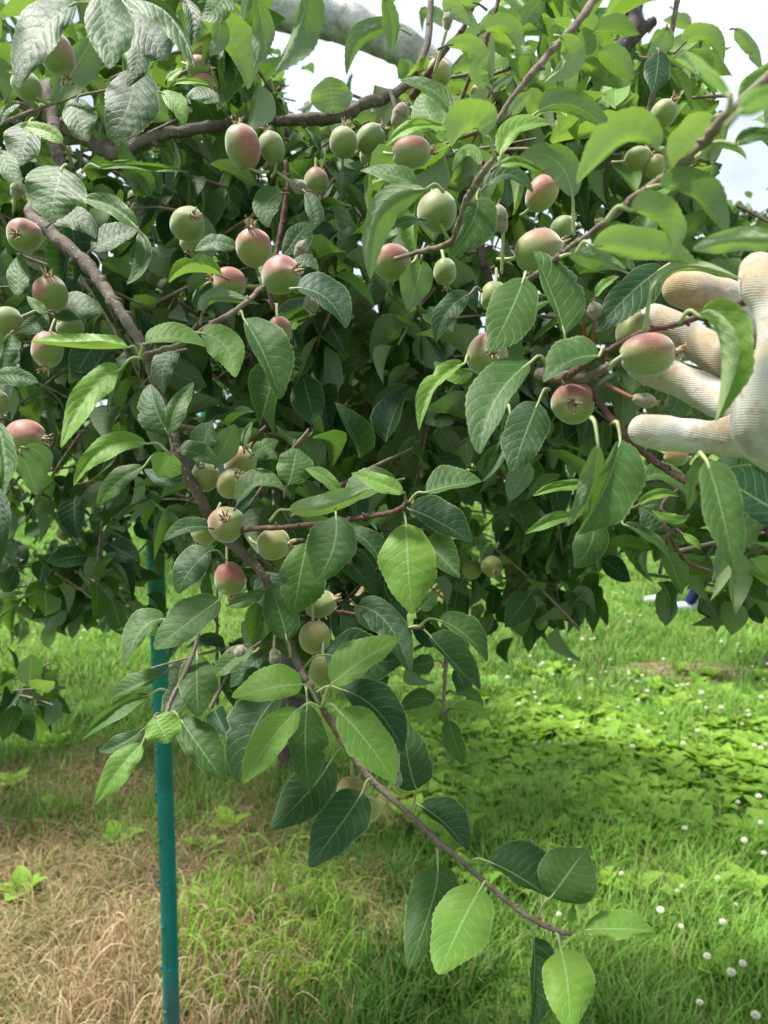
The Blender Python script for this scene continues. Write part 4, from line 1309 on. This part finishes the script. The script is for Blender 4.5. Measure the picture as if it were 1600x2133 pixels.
# curly bleached tuft round the foot of the stake
def tuft(n, cx, cy, rad, hmin, hmax, seed, c1, c2, w0=.0034):
    g = np.random.default_rng(seed)
    VV, FFs, CC = [], [], []
    off = 0
    for i in range(n):
        a = g.uniform(0, 6.28); r_ = rad * math.sqrt(g.random())
        b = np.array([cx + math.cos(a) * r_, cy + math.sin(a) * r_, 0])
        h = g.uniform(hmin, hmax); an = g.uniform(0, 6.28); le = g.uniform(.2, .8) * h
        dv = np.array([math.cos(an), math.sin(an), 0])
        cu = g.uniform(.3, 1.25)
        pts = spline(np.array([b, b + dv * le * .25 + np.array([0, 0, h * .6]), b + dv * le * .8 + np.array([0, 0, h]), b + dv * (le * 1.15 + h * .16) + np.array([0, 0, h * (1 - .25 * cu)]), b + dv * (le * 1.1 + h * .06) + np.array([0, 0, h * (1 - .5 * cu)])]), 3)
        pn = np.array([-dv[1], dv[0], 0.0]) + g.normal(size=3) * .3
        m = len(pts)
        ws = np.linspace(1, .25, m) * w0 * g.uniform(.6, 1.2)
        V = np.stack([pts - pn * ws[:, None] * .5, pts + pn * ws[:, None] * .5], 1).reshape(-1, 3)
        FFs.append(np.array([(2 * k, 2 * k + 1, 2 * k + 3, 2 * k + 2) for k in range(m - 1)]) + off)
        f = g.random()
        VV.append(V); CC.append(np.tile(np.array(c1) * (1 - f) + np.array(c2) * f, (len(V), 1))); off += len(V)
    return np.vstack(VV), np.vstack(FFs), np.vstack(CC)


sb = G(352, 2110)
V, FF, lc = tuft(820, sb[0], sb[1] + .06, .34, .05, .15, 201, (.26, .16, .085), (.66, .50, .33))
tag(add_mesh("dry_grass", V, FF, M_GRASS, None, (0, 0, 0), lc=lc), "curly bleached straw tuft around the foot of the green stake", "grass", kind="stuff")
gp = G(560, 1985)
V, FF, lc = tuft(420, gp[0], gp[1], .30, .08, .20, 202, (.12, .25, .02), (.26, .42, .05), .004)
tag(add_mesh("grass", V, FF, M_GRASS, None, (0, 0, 0), lc=lc), "bright yellow-green grass tuft beside the straw", "grass", kind="stuff")

# broad-leaved weeds (ground cover)
TW = leaf_template(5, 2, 0.2, 0.35)
t = NT("broadleaf_weed")
att = t.node('Attribute'); att.attribute_name = 'lc'
sepc = t.node('SeparateXYZ'); t.l.new(att.outputs['Vector'], sepc.inputs[0])
c = t.mix(sepc.outputs[0], (0.05, 0.15, 0.02), (0.24, 0.40, 0.05))
pb = t.bsdf(c, 0.6, 0.2)
tr = t.node('BsdfTranslucent'); t.set(tr.inputs['Color'], (0.35, 0.58, 0.03))
ms = t.node('MixShader'); ms.inputs[0].default_value = 0.35
t.l.new(pb, ms.inputs[1]); t.l.new(tr.outputs[0], ms.inputs[2])
M_WEED = t.surf(ms.outputs[0])


def weeds(spots, g, size, tone):
    pos, td, nr, ln, wd, tn = [], [], [], [], [], []
    for (x, y, n) in spots:
        for j in range(n):
            a = j * 2.4 + g.uniform(-.3, .3)
            up = g.uniform(.5, 2.0)
            dr = np.array([math.cos(a), math.sin(a), up]); l_ = size * g.uniform(.6, 1.2)
            pos.append((x + math.cos(a) * .01, y + math.sin(a) * .01, .01)); td.append(dr); nr.append((0, 0, 1.0))
            ln.append(l_); wd.append(l_ * g.uniform(.55, .8)); tn.append(np.clip(g.uniform(*tone), 0, 1))
    A = [np.array(q, float) for q in (pos, td, nr, ln, wd, tn)]
    return batch(TW, *A, g)


g = np.random.default_rng(303)
spots = []
for _ in range(620):
    px, py = g.uniform(830, 1640), g.normal(1590, 110)
    if py < 1400 or (px < 1000 and py < 1500 and g.random() < .5): continue
    q = G(px, py); spots.append((q[0], q[1], g.integers(5, 10)))
V, FF, UV, lc = weeds(spots, g, .085, (.5, 1.0))
tag(add_mesh("weeds", V, FF, M_WEED, None, (0, 0, 0), uv=UV, lc=lc), "patch of bright broad-leaved weeds in the sunlit grass", "weeds", kind="stuff")
for (px, py, n, lab) in [(430, 1776, 5, "small broadleaf weed beside the green stake"), (860, 2050, 6, "round-leaved weed under the drooping twig end"),
                         (1250, 1850, 6, "yellow-green weed among clover heads"), (1440, 1880, 6, "upright pale weed leaf beside a clover head"),
                         (1560, 1860, 5, "bright oval weed near the frame edge"), (1570, 1990, 5, "weed with curled leaves at the frame edge"),
                         (50, 1870, 6, "dark little weed in the straw by the frame edge"), (130, 1690, 5, "weed growing in the straw above the darker one"),
                         (1500, 2040, 5, "flat weed low down between clover heads"), (620, 2050, 5, "weed rosette at the border of straw and grass"), (480, 1730, 5, "pale weed in the shade right of the stake"), (245, 1760, 5, "weed in the straw left of the green stake"), (110, 1560, 5, "weed at the upper border of the straw"), (420, 1905, 4, "thin weed close to the green stake on its right"), (30, 1640, 5, "weed at the frame edge above the straw")]:
    q = G(px, py)
    V, FF, UV, lc = weeds([(q[0], q[1], n)], g, .085, (.65, 1.0))
    tag(add_mesh("weed", V, FF, M_WEED, None, (q[0], q[1], 0), uv=UV, lc=lc), lab, "weed", "weeds dotted through the grass")

# ------------------------------------------------------------------ CLOVER FLOWERS
t = NT("clover_petals")
tc = t.node('TexCoord')
M_CLOV = t.surf(t.bsdf(t.mix(t.noise(tc.outputs['Object'], 300, 2), (0.80, 0.78, 0.66), (0.62, 0.62, 0.42)), .7, .2))
M_STEM = bpy.data.materials["petiole_green"]


def clover_proto():
    g = np.random.default_rng(4)
    root = empty("clover_flower", (0, 0, 0)); WORLDLOC[root.name] = np.zeros(3)
    parts = []
    for k in range(34):
        z = 1 - 1.75 * (k + .5) / 34; r_ = math.sqrt(max(0, 1 - z * z)); a = k * 2.399
        o = np.array([math.cos(a) * r_, math.sin(a) * r_, z]) * .0085
        c = np.array([0, 0, .10])
        parts.append(tube(np.array([c + o * .35, c + o * .85, c + o * 1.12 + np.array([0, 0, .001])]), [.0013, .0020, .0008], 4))
    v_, f_ = merge(parts)
    h = add_mesh("flower_head", v_, f_, M_CLOV, root, (0, 0, .10))
    v_, f_ = tube(np.array([(0, 0, 0), (.004, 0, .05), (0, 0, .094)]), [.0011, .001, .0009], 5)
    s = add_mesh("stem", v_, f_, M_STEM, root, (0, 0, 0))
    return root, [h, s]


cl, cl_parts = clover_proto()
cpx = [(1145, 700), (1545, 1755), (1588, 1766), (1375, 1892), (1440, 1885), (1537, 1868), (1415, 1840), (1500, 1825), (1475, 1985), (1310, 2022), (1540, 2003), (1535, 2037), (1460, 2072), (1575, 2118), (1228, 1948), (1312, 1904),
       (1535, 1665), (1585, 1655), (1155, 1395), (1165, 1490), (1060, 1412), (1115, 1445), (1330, 1455), (1380, 1485), (1395, 1470), (1420, 1425), (1440, 1440), (1410, 1420), (1500, 1475), (1560, 1475), (1595, 1535), (1570, 1545), (1215, 1495),
       (1260, 1390), (1270, 1370), (1310, 1390), (1310, 1402), (1460, 1455), (1465, 1430), (1350, 1440), (1565, 1380), (1505, 1335), (1175, 1305), (1230, 1330), (1310, 1295), (1160, 1345), (1190, 1370), (1230, 1310), (1240, 1325), (1130, 1385), (1590, 1560), (1545, 1495)]
g = np.random.default_rng(808)
pts = [G(x, y, .09) for x, y in cpx[1:]]
while len(pts) < 175:
    if g.random() < .62:
        px, py = g.uniform(1080, 1640), g.uniform(1130, 1560)
    elif g.random() < .75:
        px, py = g.uniform(-20, 220), g.uniform(1080, 1330)
    else:
        px, py = g.uniform(1150, 1640), g.uniform(1560, 2133)
    pts.append(G(px, py, .09))
for i, q in enumerate(pts):
    if i == 0:
        r_ = cl
    else:
        r_ = cl.copy(); COL.objects.link(r_)
        for ch in cl_parts:
            c_ = ch.copy(); COL.objects.link(c_); c_.parent = r_
    dist = math.hypot(q[0], q[1])
    s = 1.1 * g.uniform(.7, 1.2) * (1.0 if dist > 3 else .95)
    r_.location = (q[0], q[1], 0); r_.scale = (s, s, s * g.uniform(.6, .85)); r_.rotation_euler = (g.uniform(-.12, .12), g.uniform(-.12, .12), g.uniform(0, 6))
    far = dist > 4.5
    own = {0: "larger of two clover heads standing close together near the frame edge", 1: "smaller of two clover heads standing close together near the frame edge",
           2: "clover head just beyond the tip of the pointed light leaf", 3: "clover head a little farther than the one at the pointed light leaf tip",
           12: "largest clover head, lowest in the corner of the picture"}.get(i)
    tag(r_, own or ("white clover head in the far sunlit grass" if far else "white clover head standing in the near grass"), "clover flower", "white clover flowers in the far grass" if far else "white clover flowers in the near grass")

# ------------------------------------------------------------------ STAKES
t = NT("teal_coated_steel")
tc = t.node('TexCoord'); o = tc.outputs['Object']
sz = t.node('SeparateXYZ'); t.l.new(o, sz.inputs[0])
mud = t.math('MULTIPLY', t.ramp(t.math('ADD', sz.outputs[2], t.math('MULTIPLY', t.noise(o, 40, 4, .7), .35)), .22, .45, (1, 1, 1), (0, 0, 0)), .45)
scr = t.ramp(t.noise(o, 70, 5, .75), .60, .68)
tcol = t.mix(t.math('MULTIPLY', scr, .35), t.mix(t.ramp(t.noise(o, 9, 4), .35, .7), (0.0, 0.125, 0.112), (0.004, 0.20, 0.175)), (0.10, 0.26, 0.24))
M_TEAL = t.surf(t.bsdf(t.mix(mud, tcol, (0.16, 0.13, 0.09)), .42, .4, t.bump(t.noise(o, 60, 3), .25, .002)))
t = NT("bright_teal_plastic")
M_TEAL2 = t.surf(t.bsdf((0.01, 0.36, 0.34), .5, .35))
t = NT("navy_cloth")
tc = t.node('TexCoord')
M_NAVY = t.surf(t.bsdf(t.mix(t.noise(tc.outputs['Object'], 40, 3), (0.008, 0.012, 0.045), (0.02, 0.028, 0.09)), .85, .15))


def stake(label, q, top, rad, mat, nubs=True, grp=None):
    root = empty("garden_stake", q); WORLDLOC[root.name] = np.array(q, float)
    tag(root, label, "stake", grp)
    zs = np.linspace(-.1, top, 40)
    pts = np.array([(q[0] + .003 * math.sin(z * 3), q[1], z) for z in zs])
    shell = [tube(pts, np.full(40, rad), 20)]
    if nubs:
        parts = []
        for k, z in enumerate(np.arange(.05, top, .105)):
            for sgn, a0 in ((1, 0.3), (1, 1.9), (1, 3.5), (1, 5.1)):
                a = a0 + (k % 2) * .8
                o = np.array([math.cos(a), math.sin(a), 0])
                c = np.array([q[0], q[1], z]) + o * rad * .98
                parts.append(tube(np.array([c - o * .001, c + o * .0020, c + o * .0034]), [.0052, .0040, .0014], 7))
        # narrow ring where the coating is seamed
        for z in np.arange(.1, top, .21):
            parts.append(tube(np.array([(q[0], q[1], z - .0012), (q[0], q[1], z), (q[0], q[1], z + .0012)]), [rad * 1.0, rad * 1.035, rad * 1.0], 20, False))
        shell += parts
    v_, f_ = merge(shell)
    add_mesh("pole", v_, f_, mat, root, q)
    v_, f_ = tube(np.array([(q[0], q[1], top - .005), (q[0], q[1], top + .012)]), [rad * 1.08, rad * .8], 16)
    add_mesh("cap", v_, f_, mat, root, (q[0], q[1], top))
    return root


q = G(360, 2225)
stake("dark teal coated garden stake standing in the curly straw", (q[0], q[1], 0), 2.05, .0190, M_TEAL)
q = G(774, 1250); q = q / 1.0
stake("thin bright teal stake far off behind the light round leaf", (q[0], q[1], 0), 1.5, .03, M_TEAL2, False)
q = G(432, 1190)
stake("thin bright teal stake far off behind the round apple facing the viewer", (q[0], q[1], 0), 1.9, .03, M_TEAL2, False)
q = G(714, 1270)
po = empty("post", (q[0], q[1], 0)); WORLDLOC[po.name] = np.array([q[0], q[1], 0.0])
tag(po, "dark navy post standing in far grass beside the bright teal stake", "post")
v_, f_ = tube(np.array([(q[0], q[1], -.05), (q[0], q[1], .6), (q[0], q[1], 1.3)]), [.035, .034, .033], 12)
add_mesh("shaft", v_, f_, M_NAVY, po, (q[0], q[1], 0))
v_, f_ = tube(np.array([(q[0], q[1], 1.3), (q[0], q[1], 1.34)]), [.04, .03], 12)
add_mesh("cap", v_, f_, M_TEAL2, po, (q[0], q[1], 1.3))

# ------------------------------------------------------------------ PEOPLE
def blob(chains, name, mat, parent, voxel, smooth=6, origin=None, factor=.6):
    """One continuous surface from tapered, jointed chains (remeshed together)."""
    parts = []
    for ch in chains:
        c = spline(np.array(ch, float), 6)
        parts.append(tube(c[:, :3], c[:, 3], 16))
        for e in (c[0], c[-1]):
            sv = []
            for i in range(1, 8):
                th = math.pi * i / 8
                for j in range(12):
                    an = 2 * math.pi * j / 12
                    sv.append(e[:3] + e[3] * np.array([math.sin(th) * math.cos(an), math.sin(th) * math.sin(an), math.cos(th)]))
            sv.append(e[:3] + [0, 0, e[3]]); sv.append(e[:3] - [0, 0, e[3]])
            sf = [(i * 12 + j, i * 12 + (j + 1) % 12, (i + 1) * 12 + (j + 1) % 12, (i + 1) * 12 + j) for i in range(6) for j in range(12)]
            sf += [(84, (j + 1) % 12, j) for j in range(12)] + [(85, 72 + j, 72 + (j + 1) % 12) for j in range(12)]
            parts.append((np.array(sv), sf))
    v_, f_ = merge(parts)
    o = add_mesh(name, v_, f_, mat, parent, origin)
    m = o.modifiers.new("remesh", 'REMESH'); m.mode = 'VOXEL'; m.voxel_size = voxel; m.use_smooth_shade = True
    m2 = o.modifiers.new("smooth", 'SMOOTH'); m2.iterations = smooth; m2.factor = factor
    return o


def HP(px, py, d, r_):
    return list(P(px, py, d)) + [r_ * d / F]


t = NT("knit_work_glove")
tc = t.node('TexCoord'); o = tc.outputs['Object']
wv = t.node('TexWave'); wv.bands_direction = 'Z'
mp = t.node('Mapping'); mp.inputs['Rotation'].default_value = (0.1, -0.25, 0.1)
t.l.new(o, mp.inputs['Vector']); t.l.new(mp.outputs[0], wv.inputs['Vector'])
wv.inputs['Scale'].default_value = 240; wv.inputs['Distortion'].default_value = 1.2; wv.inputs['Detail'].default_value = 2
st = t.ramp(t.noise(o, 26, 5, .6), .46, .62)
st2 = t.ramp(t.noise(o, 75, 4, .65), .54, .66)
col = t.mix(t.math('MULTIPLY', st, .75), (0.48, 0.47, 0.44), (0.34, 0.25, 0.12))
col = t.mix(t.math('MULTIPLY', st2, .65), col, (0.24, 0.16, 0.07))
col = t.mix(t.math('MULTIPLY', wv.outputs['Fac'], .22), col, (0.33, 0.30, 0.24))
for (px_, py_, d_, rad_, am_, cc_) in [(1400, 600, .475, .017, .8, (0.40, 0.27, 0.11)), (1462, 640, .474, .016, .75, (0.30, 0.18, 0.07)), (1355, 870, .44, .014, .6, (0.45, 0.34, 0.17)), (1400, 660, .52, .020, .6, (0.42, 0.30, 0.15)), (1440, 790, .49, .014, .5, (0.45, 0.35, 0.2)), (1500, 880, .42, .010, .7, (0.30, 0.20, 0.08)), (1530, 940, .40, .010, .6, (0.32, 0.22, 0.09)), (1560, 590, .39, .012, .3, (0.5, 0.42, 0.3))]:
    c0 = P(px_, py_, d_) - P(1600, 850, .44)
    vm = t.node('VectorMath', operation='DISTANCE'); t.l.new(o, vm.inputs[0]); vm.inputs[1].default_value = tuple(c0)
    dm = t.math('ADD', vm.outputs['Value'], t.math('MULTIPLY_ADD', t.noise(o, 130, 4, .7), .016, -.008))
    col = t.mix(t.math('MULTIPLY', t.ramp(dm, rad_ * .45, rad_ * 1.35, (1, 1, 1), (0, 0, 0)), min(am_ * 1.15, .9)), col, tuple(q * .72 for q in cc_))
h = t.math('ADD', t.math('MULTIPLY', wv.outputs['Fac'], .6), t.noise(o, 900, 2))
M_GLOVE = t.surf(t.bsdf(col, .85, .12, t.bump(h, .55, .0004), **{'Sheen Weight': .3}))
t = NT("dipped_glove_palm")
M_SLEEVE = None
t = NT("blue_grey_sleeve")
tc = t.node('TexCoord')
M_SLEEVE = t.surf(t.bsdf(t.mix(t.noise(tc.outputs['Object'], 60, 4), (0.16, 0.21, 0.27), (0.26, 0.32, 0.38)), .9, .1, t.bump(t.noise(tc.outputs['Object'], 30, 3), .5, .006)))

hand = empty("person", tuple(P(1700, 900, .44))); WORLDLOC[hand.name] = P(1700, 900, .44)
tag(hand, "person reaching in with a stained off-white work glove, fingers around the twig", "person")
chains = [
 # index finger (lowest)
 [HP(1342, 896, .440, 35), HP(1385, 903, .437, 39), HP(1412, 906, .436, 36), HP(1440, 909, .434, 38), HP(1475, 911, .431, 35), HP(1495, 911, .430, 38), HP(1550, 905, .425, 52), HP(1620, 890, .425, 70)],
 # middle finger
 [HP(1335, 765, .500, 30), HP(1385, 780, .495, 36), HP(1425, 797, .489, 34), HP(1455, 810, .485, 38), HP(1510, 838, .470, 40), HP(1580, 860, .450, 55)],
 # ring finger
 [HP(1362, 668, .525, 36), HP(1405, 688, .518, 38), HP(1440, 706, .512, 34), HP(1470, 725, .505, 38), HP(1530, 765, .490, 41), HP(1610, 810, .470, 55)],
 # little finger, bent
 [HP(1416, 602, .475, 37), HP(1450, 608, .474, 42), HP(1487, 613, .474, 36), HP(1505, 617, .474, 38), HP(1540, 632, .478, 36), HP(1585, 670, .485, 36), HP(1640, 740, .480, 45)],
 # second bent knuckle seen below the twig
 [HP(1560, 668, .475, 30), HP(1590, 672, .475, 32), HP(1650, 720, .475, 40)],
 # thumb
 [HP(1578, 562, .405, 38), HP(1584, 596, .400, 42), HP(1612, 640, .395, 40), HP(1628, 710, .390, 48), HP(1625, 790, .390, 68), HP(1610, 870, .400, 84), HP(1640, 900, .41, 92)],
 # palm
 [HP(1545, 905, .425, 50), HP(1600, 895, .425, 80), HP(1660, 880, .430, 95), HP(1740, 890, .430, 95)],
 [HP(1600, 780, .465, 60), HP(1670, 820, .455, 85), HP(1740, 880, .440, 90)],
 [HP(1740, 890, .430, 92), HP(1820, 940, .415, 88), HP(1900, 990, .40, 92)],
]
blob(chains, "glove", M_GLOVE, hand, .0022, 4, P(1600, 850, .44))
blob([[HP(1880, 980, .40, 98), HP(2050, 1090, .36, 118), HP(2400, 1350, .28, 180), HP(2900, 1900, .2, 320)]], "sleeve", M_SLEEVE, hand, .006, 4, P(1900, 990, .40))

# orchard worker sitting in the grass, mostly hidden
q0 = G(1560, 1268)
wx, wy = q0[0], q0[1]


def wp(dx, dz, r_, dy=0):
    return [wx + dx, wy + dy, dz, r_]


worker = empty("person", (wx, wy, 0)); WORLDLOC[worker.name] = np.array([wx, wy, 0.0])
tag(worker, "distant person in navy clothes and white shoes sitting in the grass, mostly hidden by leaves", "person")
t = NT("skin"); M_SKIN = t.surf(t.bsdf((0.42, 0.24, 0.16), .55, .3))
t = NT("white_shoe"); M_SHOE = t.surf(t.bsdf((0.45, 0.45, 0.48), .6, .3))
t = NT("dark_hair"); M_HAIR = t.surf(t.bsdf((0.02, 0.015, 0.012), .7, .2))
blob([[wp(0, .14, .13), wp(.02, .35, .14), wp(-.02, .52, .15), wp(-.04, .60, .07), wp(-.05, .68, .055)],
      [wp(-.05, .70, .085), wp(-.055, .76, .098), wp(-.05, .82, .085)],
      [wp(-.14, .76, .014), wp(-.165, .745, .012)],
      [wp(0, .13, .10, -.09), wp(-.22, .32, .085, -.12), wp(-.38, .44, .07, -.14), wp(-.48, .24, .055, -.14), wp(-.56, .07, .042, -.14)],
      [wp(0, .13, .10, .09), wp(-.22, .30, .085, .12), wp(-.40, .40, .07, .14), wp(-.52, .22, .055, .14), wp(-.62, .07, .042, .14)],
      [wp(-.03, .56, .06, -.17), wp(-.10, .38, .05, -.22), wp(-.30, .40, .036, -.18)],
      [wp(-.03, .56, .06, .17), wp(-.10, .38, .05, .22), wp(-.30, .40, .036, .18)]],
     "body", M_NAVY, worker, .014, 3, (wx, wy, .3))
blob([[wp(-.055, .755, .100), wp(-.058, .80, .098)]], "head", M_SKIN, worker, .01, 3, (wx, wy, .76))
blob([[wp(-.03, .79, .103), wp(-.035, .83, .095)]], "hair", M_HAIR, worker, .01, 3, (wx, wy, .8))
for s in (-1, 1):
    e = -.56 if s < 0 else -.62
    blob([[wp(e + .03, .05, .045, .14 * s), wp(e - .08, .045, .045, .14 * s), wp(e - .18, .04, .036, .14 * s)]], "shoe", M_SHOE, worker, .008, 3, (wx + e, wy + .14 * s, .04))
print("objects:", len(SC.objects))
